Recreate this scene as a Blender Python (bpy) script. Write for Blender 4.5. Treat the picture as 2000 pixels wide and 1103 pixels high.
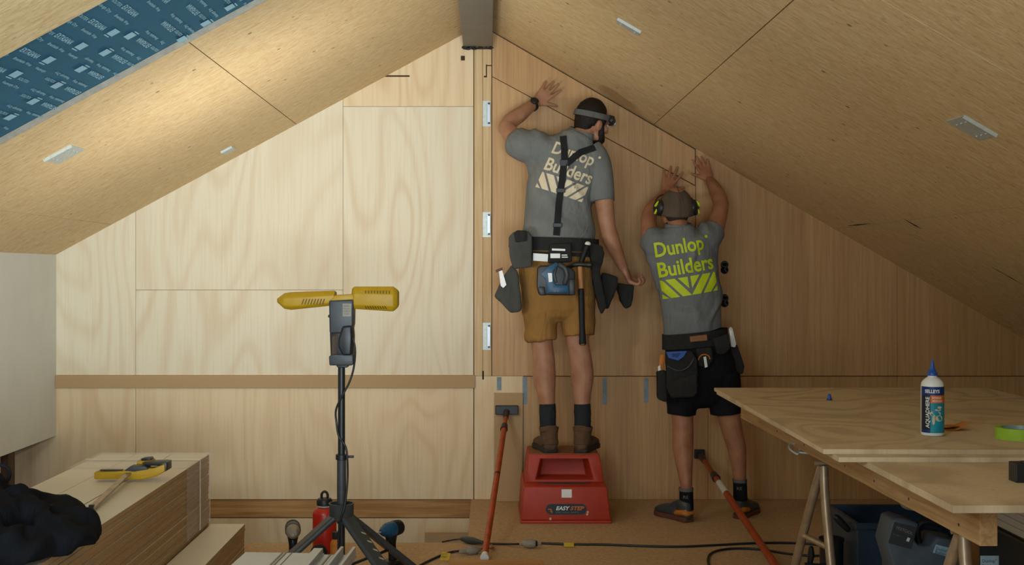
import bpy, bmesh, math, random
from mathutils import Vector, Matrix, noise
from mathutils.bvhtree import BVHTree
random.seed(7)
for o in list(bpy.data.objects): bpy.data.objects.remove(o)
SC = bpy.context.scene
COL = SC.collection
PI = math.pi

# ------------------------------------------------------------------ camera
F = 2360.0                                   # focal length in pixels of a 2000 px wide frame
CAMY, CAMZ = -7.0, 1.32
cd = bpy.data.cameras.new('camera'); cam = bpy.data.objects.new('camera', cd); COL.objects.link(cam)
cam.location = (0, CAMY, CAMZ); cam.rotation_euler = (PI/2, 0, 0)
cd.sensor_width = 36; cd.lens = 36*F/2000; cd.shift_x = 0.0225; cd.shift_y = -0.01075
cd.clip_start = .05; cd.clip_end = 100
SC.camera = cam
# ------------------------------------------------------------------ world, view, lights
SC.view_settings.view_transform = 'Standard'; SC.view_settings.look = 'None'
SC.view_settings.gamma = 1; SC.view_settings.use_curve_mapping = False
SC.view_settings.exposure = -0.42
w = bpy.data.worlds.new('world'); SC.world = w; w.use_nodes = True
bg = w.node_tree.nodes['Background']; bg.inputs[0].default_value = (.62, .80, 1.0, 1); bg.inputs[1].default_value = .30

def area_light(name, loc, direction, sx, sy, power, color, spread=PI):
    l = bpy.data.lights.new(name, 'AREA'); l.shape = 'RECTANGLE'; l.size = sx; l.size_y = sy
    l.energy = power; l.color = color; l.spread = spread
    o = bpy.data.objects.new(name, l); COL.objects.link(o); o.location = loc
    o.rotation_euler = Vector(direction).to_track_quat('-Z', 'Y').to_euler()
    return o
LAMP_COL = (1.0, .97, .91)
area_light('work_light_glow', (-.765, -2.005, 1.235), (-.55, .52, .58), .17, .06, 12.0, LAMP_COL)
area_light('work_light_glow', (-.455, -1.985, 1.25), (.06, .80, .42), .15, .06, 7.0, LAMP_COL)
area_light('ceiling_daylight_fill', (.5, -8.2, .75), (-1.8, 5.4, 1.55), 1.3, 1.0, 26, (.72, .90, 1.0), math.radians(48))  # added fill, cools and brightens the left ceiling; no window stands here
# daylight fills added behind the camera; no window is built for them
area_light('rear_daylight_fill', (-.3, -8.6, .95), (-.30, 1, .5), 2.2, 1.2, 85, (.84, .93, 1.0), math.radians(90))  # added broad fill from behind, lifts the near left ceiling and membrane
area_light('foreground_daylight_fill', (-1.15, -6.4, 2.0), (.35, .55, -.8), .9, 1.2, 78, (.62, .82, 1.0))  # added overhead fill, gives bench, floor and foreground a cool top light

# ------------------------------------------------------------------ helpers
def V(*a): return Vector(a)
def at(px, py, y):
    """photo pixel -> world point on the plane Y = y"""
    s = F/(y-CAMY)
    return Vector(((px-955)/s, y, CAMZ-(py-530)/s))
def atz(px, py, z):
    s = (py-530)/(CAMZ-z); return Vector(((px-955)/s, CAMY+F/s, z))
RX, RZ, SL, SR = -.0445, 2.75, .541, .579    # ridge and slopes
def ceil_z(x): return RZ-(SL*(RX-x) if x < RX else SR*(x-RX))
def ceil_at(px, py):
    dx, dz = (px-955)/F, -(py-530)/F
    left = px < 940
    if left: t = (RZ-SL*RX-CAMZ)/(dz-SL*dx)
    else: t = (RZ+SR*RX-CAMZ)/(dz+SR*dx)
    return Vector((dx*t, CAMY+t, CAMZ+dz*t))
def lin(c):
    r = []
    for v in c[:3]:
        v = v/255.0
        r.append(v/12.92 if v <= .04045 else ((v+.055)/1.055)**2.4)
    return (*r, 1)

class MB:
    def __init__(s, M=None):
        s.bm = bmesh.new(); s.M = M or Matrix()
    def v(s, p): return s.bm.verts.new(s.M @ Vector(p))
    def f(s, vs, mi=0):
        try:
            fa = s.bm.faces.new(vs); fa.material_index = mi; return fa
        except ValueError: return None
    def hexa(s, b, t, mi=0):
        """b, t: four corners each (same winding)"""
        vb = [s.v(p) for p in b]; vt = [s.v(p) for p in t]; n = len(vb)
        s.f(vb[::-1], mi); s.f(vt, mi)
        for i in range(n): s.f([vb[i], vb[(i+1) % n], vt[(i+1) % n], vt[i]], mi)
    def box(s, x0, x1, y0, y1, z0, z1, mi=0):
        s.hexa([(x0,y0,z0),(x1,y0,z0),(x1,y1,z0),(x0,y1,z0)], [(x0,y0,z1),(x1,y0,z1),(x1,y1,z1),(x0,y1,z1)], mi)
    def taper(s, r0, z0, r1, z1, mi=0):
        a = [(r0[0],r0[2],z0),(r0[1],r0[2],z0),(r0[1],r0[3],z0),(r0[0],r0[3],z0)]
        b = [(r1[0],r1[2],z1),(r1[1],r1[2],z1),(r1[1],r1[3],z1),(r1[0],r1[3],z1)]
        s.hexa(a, b, mi)
    def prism_y(s, pts, y0, y1, mi=0, shrink=0):
        """outline (x,z) extruded from y0 to y1"""
        c = Vector((sum(p[0] for p in pts)/len(pts), 0, sum(p[1] for p in pts)/len(pts)))
        s.hexa([(p[0], y0, p[1]) for p in pts], [(c.x+(p[0]-c.x)*(1-shrink), y1, c.z+(p[1]-c.z)*(1-shrink)) for p in pts], mi)
    def slab(s, pix, y0, y1, shrink=0, mi=0):
        """outline given as photo pixels at plane y0, given real thickness to y1"""
        s.prism_y([(at(a, b, y0).x, at(a, b, y0).z) for a, b in pix], y0, y1, mi, shrink)
    def prism_z(s, pts, z0, z1, mi=0):
        s.hexa([(p[0], p[1], z0) for p in pts], [(p[0], p[1], z1) for p in pts], mi)
    def ring(s, c, u, w, a, b, n, ph=0):
        return [s.v(c+u*(a*math.cos(ph+2*PI*i/n))+w*(b*math.sin(ph+2*PI*i/n))) for i in range(n)]
    def skin_rings(s, rings, caps=True, mi=0):
        n = len(rings[0])
        for r0, r1 in zip(rings, rings[1:]):
            for i in range(n): s.f([r0[i], r0[(i+1) % n], r1[(i+1) % n], r1[i]], mi)
        if caps: s.f(rings[0][::-1], mi); s.f(rings[-1], mi)
    def cyl(s, p0, p1, r0, r1=None, n=20, mi=0):
        p0, p1 = Vector(p0), Vector(p1); r1 = r0 if r1 is None else r1
        d = (p1-p0).normalized(); u = d.orthogonal().normalized(); w_ = d.cross(u)
        s.skin_rings([s.ring(p0, u, w_, r0, r0, n), s.ring(p1, u, w_, r1, r1, n)], True, mi)
    def lathe(s, c, axis, prof, n=28, mi=0):
        """prof: (radius, height along axis)"""
        c = Vector(c); d = Vector(axis).normalized(); u = d.orthogonal().normalized(); w_ = d.cross(u)
        s.skin_rings([s.ring(c+d*h, u, w_, max(r, .0002), max(r, .0002), n) for r, h in prof], True, mi)
    def tube(s, pts, r, n=10, sub=5, mi=0):
        s.sweep([Vector(p) for p in pts], [r]*len(pts), n=n, sub=sub, round_caps=False, mi=mi)
    def sweep(s, pts, rad, side=None, n=18, sub=4, round_caps=True, mi=0):
        """smooth tube with elliptical sections; rad items are r or (a,b), a along side"""
        pts = [Vector(p) for p in pts]; rad = [(r, r) if not isinstance(r, (tuple, list)) else r for r in rad]
        P, R = [], []
        m = len(pts)
        def cr(a, b, c, d, t):
            return .5*((2*b)+(c-a)*t+(2*a-5*b+4*c-d)*t*t+(3*b-a-3*c+d)*t**3)
        for i in range(m-1):
            i0, i3 = max(i-1, 0), min(i+2, m-1)
            for k in range(sub):
                t = k/sub
                P.append(cr(pts[i0], pts[i], pts[i+1], pts[i3], t))
                R.append(tuple(max(.0005, cr(rad[i0][j], rad[i][j], rad[i+1][j], rad[i3][j], t)) for j in (0, 1)))
        P.append(pts[-1]); R.append(rad[-1])
        rings = []
        u = None
        for i, p in enumerate(P):
            d = (P[min(i+1, len(P)-1)]-P[max(i-1, 0)]).normalized()
            if side is not None: u = (Vector(side)-d*Vector(side).dot(d))
            elif u is None: u = d.orthogonal()
            else: u = u-d*u.dot(d)
            if u.length < 1e-5: u = d.orthogonal()
            u = u.normalized(); w_ = d.cross(u)
            a, b = R[i]
            if round_caps and i == 0:
                for k in range(1, 4):
                    th = PI/2*k/4; mr = min(a, b)
                    rings.append(s.ring(p-d*(mr*math.cos(th)), u, w_, a*math.sin(th), b*math.sin(th), n))
            rings.append(s.ring(p, u, w_, a, b, n))
            if round_caps and i == len(P)-1:
                for k in (3, 2, 1):
                    th = PI/2*k/4; mr = min(a, b)
                    rings.append(s.ring(p+d*(mr*math.cos(th)), u, w_, a*math.sin(th), b*math.sin(th), n))
        s.skin_rings(rings, True, mi)
    def ell(s, c, r, M=None, n=20, k=12, mi=0):
        c = Vector(c); M3 = M or Matrix.Identity(3)
        rings = []
        for i in range(1, k):
            th = PI*i/k
            rings.append([s.v(c+M3 @ Vector((r[0]*math.sin(th)*math.cos(2*PI*j/n), r[1]*math.sin(th)*math.sin(2*PI*j/n), r[2]*math.cos(th)))) for j in range(n)])
        s.skin_rings(rings, False, mi)
        a = s.v(c+M3 @ Vector((0, 0, r[2]))); b = s.v(c-M3 @ Vector((0, 0, r[2])))
        for j in range(n):
            s.f([a, rings[0][(j+1) % n], rings[0][j]], mi); s.f([b, rings[-1][j], rings[-1][(j+1) % n]], mi)
    def mesh(s, name):
        bmesh.ops.recalc_face_normals(s.bm, faces=s.bm.faces)
        me = bpy.data.meshes.new(name); s.bm.to_mesh(me); s.bm.free(); return me
    def build(s, name, mat, parent=None, smooth=False, bevel=0, seg=2, wire=None, kind=None, angle=40):
        me = s.mesh(name)
        return link_mesh(name, me, mat, parent, smooth, bevel, seg, kind, angle)

ORIGIN = {}
def root_origin(o):
    while o.parent: o = o.parent
    return ORIGIN.get(o.name, Vector())
def bake(name, me, mods):
    o = bpy.data.objects.new('tmp_bake', me); COL.objects.link(o)
    for t, kw in mods:
        m = o.modifiers.new('m', t)
        for k, v in kw.items(): setattr(m, k, v)
    dg = bpy.context.evaluated_depsgraph_get()
    me2 = bpy.data.meshes.new_from_object(o.evaluated_get(dg))
    bpy.data.objects.remove(o); me2.name = name
    return me2
def link_mesh(name, me, mat, parent=None, smooth=False, bevel=0, seg=2, kind=None, angle=40):
    if bevel: me = bake(name, me, [('BEVEL', dict(width=bevel, segments=seg, limit_method='ANGLE', angle_limit=math.radians(35)))])
    mats = mat if isinstance(mat, (list, tuple)) else [mat]
    me.materials.clear()
    for m in mats: me.materials.append(m)
    if smooth:
        for p in me.polygons: p.use_smooth = True
        if angle < 180:
            try: me.set_sharp_from_angle(angle=math.radians(angle))
            except Exception: pass
    o = bpy.data.objects.new(name, me); COL.objects.link(o)
    if parent is None:
        xs = [v.co for v in me.vertices]
        c = Vector(((min(v.x for v in xs)+max(v.x for v in xs))/2, (min(v.y for v in xs)+max(v.y for v in xs))/2, min(v.z for v in xs)))
        me.transform(Matrix.Translation(-c)); o.location = c; ORIGIN[o.name] = c
    else:
        me.transform(Matrix.Translation(-root_origin(parent))); o.parent = parent
    if kind: o['kind'] = kind
    return o
def thing(name, label, cat, loc=(0, 0, 0), group=None):
    o = bpy.data.objects.new(name, None); COL.objects.link(o); o.empty_display_size = .05
    o.location = loc; ORIGIN[o.name] = Vector(loc)
    return tag(o, label, cat, group)
def tag(o, label, cat, group=None, kind=None):
    o['label'] = label; o['category'] = cat
    if group: o['group'] = group
    if kind: o['kind'] = kind
    return o
def part_label(o, label): o['label'] = label; return o

_tc = {}
def text_mesh(body, size=1.0, offset=0.0, shear=0.0):
    key = (body, offset, shear)
    if key not in _tc:
        c = bpy.data.curves.new('tmp_text', 'FONT'); c.body = body; c.size = 1; c.offset = offset; c.shear = shear; c.resolution_u = 3
        o = bpy.data.objects.new('tmp_text', c); COL.objects.link(o)
        me = bpy.data.meshes.new_from_object(o.evaluated_get(bpy.context.evaluated_depsgraph_get()))
        _tc[key] = ([v.co.copy() for v in me.vertices], [tuple(p.vertices) for p in me.polygons])
        bpy.data.objects.remove(o); bpy.data.meshes.remove(me)
    vs, fs = _tc[key]
    xs = [v.x for v in vs]; ys = [v.y for v in vs]
    x0, x1, y0 = min(xs), max(xs), 0
    return [Vector(((v.x-x0), v.y, 0)) for v in vs], fs, (x1-x0), max(ys)
def add_text(mb, body, origin, right, up, width=None, height=None, offset=0, shear=0, mi=0, lift=None):
    """flat lettering laid in the plane (right, up); width sets its length"""
    vs, fs, wd, ht = text_mesh(body, offset=offset, shear=shear)
    right, up, origin = Vector(right), Vector(up), Vector(origin)
    sx = (width/wd) if width else height/ht; sy = (height/ht) if height else sx
    nv = [mb.v(origin+right*(v.x*sx)+up*(v.y*sy)) for v in vs]
    for f in fs: mb.f([nv[i] for i in f], mi)

# ------------------------------------------------------------------ materials
class N:
    def __init__(s, name, rough=.6, metal=0, spec=.3):
        s.m = bpy.data.materials.new(name); s.m.use_nodes = True; s.t = s.m.node_tree; s.b = s.t.nodes['Principled BSDF']
        s.b.inputs['Roughness'].default_value = rough; s.b.inputs['Metallic'].default_value = metal
        s.b.inputs['Specular IOR Level'].default_value = spec
    def n(s, kind, **kw):
        x = s.t.nodes.new(kind)
        for k, v in kw.items():
            if k.startswith('i_'): x.inputs[int(k[2:]) if k[2:].isdigit() else k[2:]].default_value = v
            else: setattr(x, k, v)
        return x
    def l(s, a, b): s.t.links.new(a, b)
    def coords(s, scale=(1, 1, 1), rnd=True):
        tc = s.n('ShaderNodeTexCoord'); src = tc.outputs['Object']
        if rnd:
            oi = s.n('ShaderNodeObjectInfo'); mu = s.n('ShaderNodeMath', operation='MULTIPLY'); mu.inputs[1].default_value = 37
            s.l(oi.outputs['Random'], mu.inputs[0]); ad = s.n('ShaderNodeVectorMath', operation='ADD')
            s.l(src, ad.inputs[0]); s.l(mu.outputs[0], ad.inputs[1]); src = ad.outputs[0]
        mp = s.n('ShaderNodeVectorMath', operation='MULTIPLY'); mp.inputs[1].default_value = scale; s.l(src, mp.inputs[0])
        return mp.outputs[0]
    def noise(s, co, scale=1, detail=3, rough=.5, dist=0):
        x = s.n('ShaderNodeTexNoise'); x.inputs['Scale'].default_value = scale; x.inputs['Detail'].default_value = detail
        x.inputs['Roughness'].default_value = rough; x.inputs['Distortion'].default_value = dist; s.l(co, x.inputs['Vector']); return x.outputs['Fac']
    def math(s, op, a, b=None, c=None):
        x = s.n('ShaderNodeMath', operation=op)
        for i, v in enumerate((a, b, c)):
            if v is None: continue
            if isinstance(v, (int, float)): x.inputs[i].default_value = v
            else: s.l(v, x.inputs[i])
        return x.outputs[0]
    def ramp(s, fac, stops):
        x = s.n('ShaderNodeValToRGB'); cr = x.color_ramp
        while len(cr.elements) < len(stops): cr.elements.new(.5)
        for e, (p, c) in zip(cr.elements, stops): e.position = p; e.color = c if len(c) == 4 else (*c, 1)
        s.l(fac, x.inputs[0]); return x.outputs[0]
    def mix(s, fac, a, b, mode='MIX'):
        x = s.n('ShaderNodeMix', data_type='RGBA', blend_type=mode)
        for sock, v in ((x.inputs[0], fac), (x.inputs[6], a), (x.inputs[7], b)):
            if isinstance(v, (int, float)): sock.default_value = v
            elif isinstance(v, tuple): sock.default_value = v
            else: s.l(v, sock)
        return x.outputs[2]
    def color(s, c):
        if isinstance(c, tuple): s.b.inputs['Base Color'].default_value = c
        else: s.l(c, s.b.inputs['Base Color'])
        return s
    def bump(s, h, strength=.2, dist=.002):
        x = s.n('ShaderNodeBump'); x.inputs['Strength'].default_value = strength; x.inputs['Distance'].default_value = dist
        s.l(h, x.inputs['Height']); s.l(x.outputs[0], s.b.inputs['Normal']); return s

def plain(name, rgb, rough=.55, metal=0, spec=.35, var=.12, scale=40, bump=.1):
    m = N(name, rough, metal, spec); c = lin(rgb); d = tuple(v*(1-var*2) for v in c[:3])+(1,)
    co = m.coords(); n1 = m.noise(co, scale, 4)
    m.color(m.mix(m.ramp(n1, [(.3, (0, 0, 0)), (.7, (1, 1, 1))]), d, c))
    if bump: m.bump(n1, bump, .001)
    return m.m
def fabric(name, rgb, rough=.9, weave=900, var=.12, spec=.1, heather=0):
    m = N(name, rough, 0, spec); c = lin(rgb); d = tuple(v*(1-var*2) for v in c[:3])+(1,)
    co = m.coords(); n1 = m.noise(co, 9, 4); n2 = m.noise(co, weave, 2)
    col = m.mix(m.ramp(n1, [(.3, (0, 0, 0)), (.7, (1, 1, 1))]), d, c)
    if heather: col = m.mix(m.math('MULTIPLY', n2, heather), col, (.02, .02, .02, 1))
    m.color(col)
    k = m.n('ShaderNodeVectorMath', operation='MULTIPLY'); k.inputs[1].default_value = (16, 9, 7); m.l(co, k.inputs[0])
    fo = m.noise(k.outputs[0], 1, 3, .45, 1.6); m.bump(m.math('MULTIPLY_ADD', n2, .04, fo), .7, .014); return m.m
def plywood(name, base, dark, amt=.75, freq=13.0):
    m = N(name, .55, 0, .25); co = m.coords((1, 1, 1))
    st = m.n('ShaderNodeVectorMath', operation='MULTIPLY'); st.inputs[1].default_value = (2.1, 2.1, .55); m.l(co, st.inputs[0])
    n = m.noise(st.outputs[0], 1, 1.2, .4, .3)
    wv = m.math('SINE', m.math('MULTIPLY', n, freq*6.28))
    band = m.ramp(m.math('MULTIPLY_ADD', wv, .5, .5), [(.0, (1, 1, 1)), (.25, (.45, .45, .45)), (.6, (.05, .05, .05)), (1, (0, 0, 0))])
    st2 = m.n('ShaderNodeVectorMath', operation='MULTIPLY'); st2.inputs[1].default_value = (70, 70, 2.5); m.l(co, st2.inputs[0])
    fine = m.noise(st2.outputs[0], 1, 3)
    big = m.noise(co, 1.6, 3)
    amp = m.math('MULTIPLY', m.ramp(big, [(.3, (.35, .35, .35)), (.7, (1, 1, 1))]), amt)
    c = m.mix(m.math('MULTIPLY', band, amp), lin(base), lin(dark))
    c = m.mix(m.math('MULTIPLY', m.ramp(fine, [(.45, (0, 0, 0)), (.75, (1, 1, 1))]), .28), c, lin(dark))
    kn = m.n('ShaderNodeTexVoronoi'); kn.inputs['Scale'].default_value = 2.6; m.l(co, kn.inputs['Vector'])
    c = m.mix(m.ramp(kn.outputs['Distance'], [(.0, (.5, .5, .5)), (.018, (0, 0, 0))]), c, lin((120, 84, 50)))
    m.color(c); m.bump(fine, .08, .001); return m.m
def osb(name, base, light, dark):
    m = N(name, .62, 0, .25); co = m.coords((1, 1, 1), rnd=False)
    st = m.n('ShaderNodeVectorMath', operation='MULTIPLY'); st.inputs[1].default_value = (16, 60, 16); m.l(co, st.inputs[0])
    a = m.noise(st.outputs[0], 1, 5, .65, 1.2)
    st2 = m.n('ShaderNodeVectorMath', operation='MULTIPLY'); st2.inputs[1].default_value = (30, 85, 30); m.l(co, st2.inputs[0])
    b = m.noise(st2.outputs[0], 1, 2, .5, .6)
    c = m.mix(m.ramp(a, [(.36, (0, 0, 0)), (.62, (1, 1, 1))]), lin(base), lin(light))
    c = m.mix(m.math('MULTIPLY', m.ramp(b, [(.60, (0, 0, 0)), (.72, (1, 1, 1))]), .55), c, lin(dark))
    vo = m.n('ShaderNodeTexVoronoi'); vo.inputs['Scale'].default_value = 6.5; m.l(co, vo.inputs['Vector'])
    c = m.mix(m.ramp(vo.outputs['Distance'], [(.0, (.8, .8, .8)), (.05, (.6, .6, .6)), (.07, (0, 0, 0))]), c, lin((70, 46, 26)))
    m.color(c); m.bump(a, .15, .0015); return m.m
def veneer(name, base, dark, light):
    m = N(name, .5, 0, .3); co = m.coords((1, 1, 1))
    def s_(x, z):
        k = m.n('ShaderNodeVectorMath', operation='MULTIPLY'); k.inputs[1].default_value = (x, x, z); m.l(co, k.inputs[0]); return k.outputs[0]
    a = m.noise(s_(55, 1.3), 1, 4, .6, .4); b = m.noise(s_(4.5, .03), 1, 1); g = m.noise(s_(160, 5), 1, 2)
    c = m.mix(m.ramp(b, [(.38, (0, 0, 0)), (.46, (.4, .4, .4)), (.5, (.9, .9, .9)), (.62, (.35, .35, .35))]), lin(base), lin(light))
    c = m.mix(m.math('MULTIPLY', m.ramp(a, [(.42, (0, 0, 0)), (.7, (1, 1, 1))]), .5), c, lin(dark))
    c = m.mix(m.math('MULTIPLY', m.ramp(g, [(.5, (0, 0, 0)), (.7, (1, 1, 1))]), .35), c, lin(dark))
    m.color(c); m.bump(g, .06, .001); return m.m
def chip(name, base, dark, rough=.7, sc=60):
    m = N(name, rough, 0, .2); co = m.coords(rnd=False); a = m.noise(co, sc, 6, .7); b = m.noise(co, 2.2, 4, .6)
    c = m.mix(m.ramp(a, [(.35, (0, 0, 0)), (.65, (1, 1, 1))]), lin(dark), lin(base))
    c = m.mix(m.math('MULTIPLY', m.ramp(b, [(.4, (0, 0, 0)), (.7, (1, 1, 1))]), .3), c, lin(dark))
    m.color(c); m.bump(a, .12, .001); return m.m
def timber(name, base, dark, axis=0, rough=.6):
    m = N(name, rough, 0, .25); co = m.coords(); k = m.n('ShaderNodeVectorMath', operation='MULTIPLY')
    k.inputs[1].default_value = [(2, 60, 60), (60, 2, 60), (60, 60, 2)][axis]; m.l(co, k.inputs[0])
    a = m.noise(k.outputs[0], 1, 4, .6, .6); b = m.noise(co, 5, 3)
    c = m.mix(m.ramp(a, [(.35, (0, 0, 0)), (.7, (1, 1, 1))]), lin(base), lin(dark))
    c = m.mix(m.math('MULTIPLY', m.ramp(b, [(.5, (0, 0, 0)), (.75, (1, 1, 1))]), .35), c, lin(dark))
    m.color(c); m.bump(a, .1, .001); return m.m
def layered(name, a, b, period, axis='Z'):
    """laminations of a sheet edge"""
    m = N(name, .7, 0, .2); co = m.coords(rnd=False); sp = m.n('ShaderNodeSeparateXYZ'); m.l(co, sp.inputs[0])
    z = m.math('FRACT', m.math('DIVIDE', sp.outputs[axis], period)); nn = m.noise(co, 25, 4)
    c = m.mix(m.ramp(z, [(.0, (0, 0, 0)), (.48, (0, 0, 0)), (.52, (1, 1, 1)), (1, (1, 1, 1))]), lin(a), lin(b))
    c = m.mix(m.math('MULTIPLY', nn, .5), c, lin(b)); m.color(c); return m.m
def skin_mat(name, rgb, red):
    m = N(name, .5, 0, .35); co = m.coords(rnd=False); a = m.noise(co, 14, 4); b = m.noise(co, 420, 2)
    m.color(m.mix(m.ramp(a, [(.35, (0, 0, 0)), (.7, (1, 1, 1))]), lin(rgb), lin(red)))
    m.b.inputs['Subsurface Weight'].default_value = .08; m.b.inputs['Subsurface Radius'].default_value = (.012, .005, .003)
    m.bump(b, .12, .0006); return m.m
def emit(name, rgb, st):
    m = N(name); m.b.inputs['Emission Color'].default_value = lin(rgb); m.b.inputs['Emission Strength'].default_value = st; m.color(lin(rgb)); return m.m
def clear(name, rgb, fac=.8, rough=.15):
    m = N(name, rough); m.color(lin(rgb)); tr = m.n('ShaderNodeBsdfTransparent'); mx = m.n('ShaderNodeMixShader'); mx.inputs[0].default_value = 1-fac
    m.l(tr.outputs[0], mx.inputs[1]); m.l(m.b.outputs[0], mx.inputs[2]); m.l(mx.outputs[0], m.t.nodes['Material Output'].inputs[0]); return m.m

M = {}
M['ply'] = plywood('pine plywood', (228, 216, 188), (206, 176, 134), .42)
M['ply_low'] = plywood('pine plywood lower', (230, 206, 166), (206, 168, 120), .42)
M['osb'] = osb('strand board', (206, 174, 124), (226, 202, 156), (164, 128, 80))
M['veneer'] = veneer('oak veneer', (192, 150, 100), (160, 120, 76), (202, 162, 112))
M['floor'] = chip('particle board floor', (196, 166, 128), (168, 138, 102))
M['mdf'] = chip('mdf', (190, 158, 116), (174, 142, 100), sc=300)
M['stud'] = timber('pine stud', (216, 188, 144), (196, 160, 112), 2)
M['stud_x'] = timber('pine joist', (196, 150, 92), (150, 104, 56), 0)
M['stud_y'] = timber('pine rail', (190, 156, 108), (152, 116, 74), 1)
M['stud_dark'] = timber('dark timber', (84, 62, 44), (50, 36, 26), 2)
M['white'] = plain('white board', (212, 212, 200), .7, var=.03, scale=6, bump=.03)
M['steel'] = plain('grey primed steel', (128, 122, 112), .55, .2, .4, .06, 8, .03)
M['galv'] = plain('galvanised steel', (196, 204, 198), .45, .25, .5, .08, 60, .04)
M['dark_metal'] = plain('dark metal', (58, 58, 56), .4, .6)
M['alu'] = plain('aluminium', (188, 194, 198), .42, .55, .5, .04, 20, .02)
M['alu_side'] = plain('aluminium groove', (120, 120, 114), .45, .6, .5, .05, 20, .02)
M['black'] = plain('black rubber', (24, 25, 26), .6, 0, .3, .15, 60)
M['black_plastic'] = plain('black plastic', (30, 32, 34), .42, 0, .45, .1, 50, .05)
M['grey_plastic'] = plain('charcoal plastic', (62, 66, 68), .45, 0, .4, .1, 40, .05)
M['yellow'] = plain('yellow plastic', (184, 144, 24), .5, 0, .4, .06, 30, .05)
M['yellow_dark'] = plain('yellow vent slots', (110, 78, 12), .6)
M['label_grey'] = plain('grey label', (150, 140, 124), .5)
M['red'] = plain('red plastic', (176, 56, 32), .5, 0, .35, .08, 12, .08)
M['red_bottle'] = plain('red enamel', (186, 36, 22), .32, 0, .5, .05)
M['orange_pole'] = plain('orange pole paint', (176, 74, 30), .4, .1, .4, .18, 25)
M['white_paint'] = plain('white paint', (210, 206, 196), .5, var=.04)
M['teal'] = plain('teal tool plastic', (20, 78, 112), .42, 0, .45, .1)
M['membrane'] = plain('roof membrane blue', (62, 106, 128), .85, 0, .08, .06, 3.5, .0)
M['print_blue'] = plain('pale blue print', (150, 196, 214), .6, var=.05, bump=0)
M['skin1'] = skin_mat('tanned skin', (178, 132, 102), (160, 110, 82))
M['skin2'] = skin_mat('sun tanned skin', (170, 120, 88), (152, 98, 70))
M['hair'] = plain('dark brown hair', (34, 24, 18), .7, 0, .3, .3, 160, .6)
M['hair2'] = plain('grey brown hair', (66, 52, 42), .7, 0, .3, .3, 160, .6)
M['eye'] = plain('eye white', (200, 196, 188), .3, var=.02, bump=0)
M['lips'] = plain('lips', (150, 84, 70), .5)
M['tee'] = fabric('grey marle jersey', (130, 133, 130), heather=.25)
M['tee2'] = fabric('grey work jersey', (128, 132, 132), heather=.25)
M['lime'] = plain('lime print', (196, 216, 30), .6, var=.04, bump=0)
M['cream'] = plain('reflective cream print', (222, 208, 176), .45, var=.04, bump=0)
M['tan'] = fabric('tan canvas', (162, 120, 66))
M['black_cloth'] = fabric('black cloth', (30, 31, 34))
M['jacket'] = fabric('black quilted cloth', (20, 22, 26))
M['webbing'] = fabric('black webbing', (44, 46, 46), weave=1400)
M['pouch'] = fabric('charcoal canvas pouch', (78, 78, 74), weave=700)
M['pouch_dark'] = fabric('dark pouch canvas', (48, 48, 46), weave=700)
M['leather_tan'] = plain('tan leather', (148, 100, 62), .6)
M['sock'] = fabric('charcoal sock', (48, 52, 54))
M['boot'] = plain('brown suede', (104, 80, 60), .85, 0, .15, .15, 30, .2)
M['sole'] = plain('dark rubber sole', (48, 46, 42), .7)
M['shoe_orange'] = plain('orange shoe panel', (196, 118, 40), .6)
M['shoe_sole'] = plain('rust sole', (104, 62, 44), .65)
M['grey_cloth'] = fabric('grey strap', (104, 104, 100))
M['cap'] = fabric('brown grey cap', (96, 84, 70))
M['wood_handle'] = timber('hammer handle', (180, 130, 84), (150, 100, 60), 2)
M['bottle_white'] = plain('white bottle plastic', (226, 228, 222), .35, 0, .5, .02, 20, 0)
M['bottle_blue'] = plain('blue nozzle', (18, 78, 160), .35, 0, .5, .04)
M['lab_navy'] = plain('navy label', (18, 52, 116), .4, bump=0)
M['lab_black'] = plain('black label band', (30, 34, 44), .4, bump=0)
M['lab_orange'] = plain('orange label band', (214, 112, 36), .4, bump=0)
M['lab_teal'] = plain('teal label picture', (20, 140, 160), .4, bump=0)
M['lab_cream'] = plain('cream picture', (206, 190, 160), .5, bump=0)
M['tape_green'] = plain('green tape', (150, 190, 50), .5, var=.04)
M['tape_blue'] = plain('blue masking tape', (136, 152, 158), .6)
M['tape_core'] = plain('silver liner', (170, 190, 200), .35, .4)
M['sandpaper'] = plain('orange sandpaper', (196, 130, 66), .85, scale=300)
M['crate'] = plain('dark blue crate', (48, 64, 80), .45, 0, .4, .08)
M['case'] = plain('dark slate plastic', (86, 96, 104), .5, 0, .35, .06)
M['sticker'] = plain('pale blue sticker', (168, 200, 214), .4, bump=0)
M['ink'] = plain('dark ink', (50, 60, 66), .6, bump=0)
M['trestle'] = plain('worn steel tube', (176, 152, 122), .38, .5, .5, .18, 22)
M['rope'] = plain('frayed rope', (150, 134, 112), .9, scale=200, bump=.4)
M['pack_edge'] = chip('board edge', (184, 152, 110), (160, 128, 86), sc=200)
M['primer'] = plain('primed board face', (222, 212, 192), .45, 0, .4, .03, 5, .03)
M['wrap'] = clear('clear plastic wrap', (225, 225, 220), .86, .2)
M['clear'] = clear('clear plastic', (170, 195, 205), .45, .2)
M['table_top'] = plywood('worn plywood bench', (208, 188, 154), (156, 134, 104), .6, 7)
M['ply_edge'] = layered('plywood edge', (176, 162, 136), (116, 100, 80), .0075)
M['tag_yellow'] = plain('yellow tag', (214, 176, 30), .5, bump=0)
M['led'] = emit('led panel', (255, 236, 196), 9)
M['dark_hole'] = plain('dark recess', (14, 13, 12), .9)
M['joint'] = plain('joint gap', (96, 70, 46), .9)
M['stain'] = plain('dark scuff', (70, 52, 36), .9)

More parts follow.
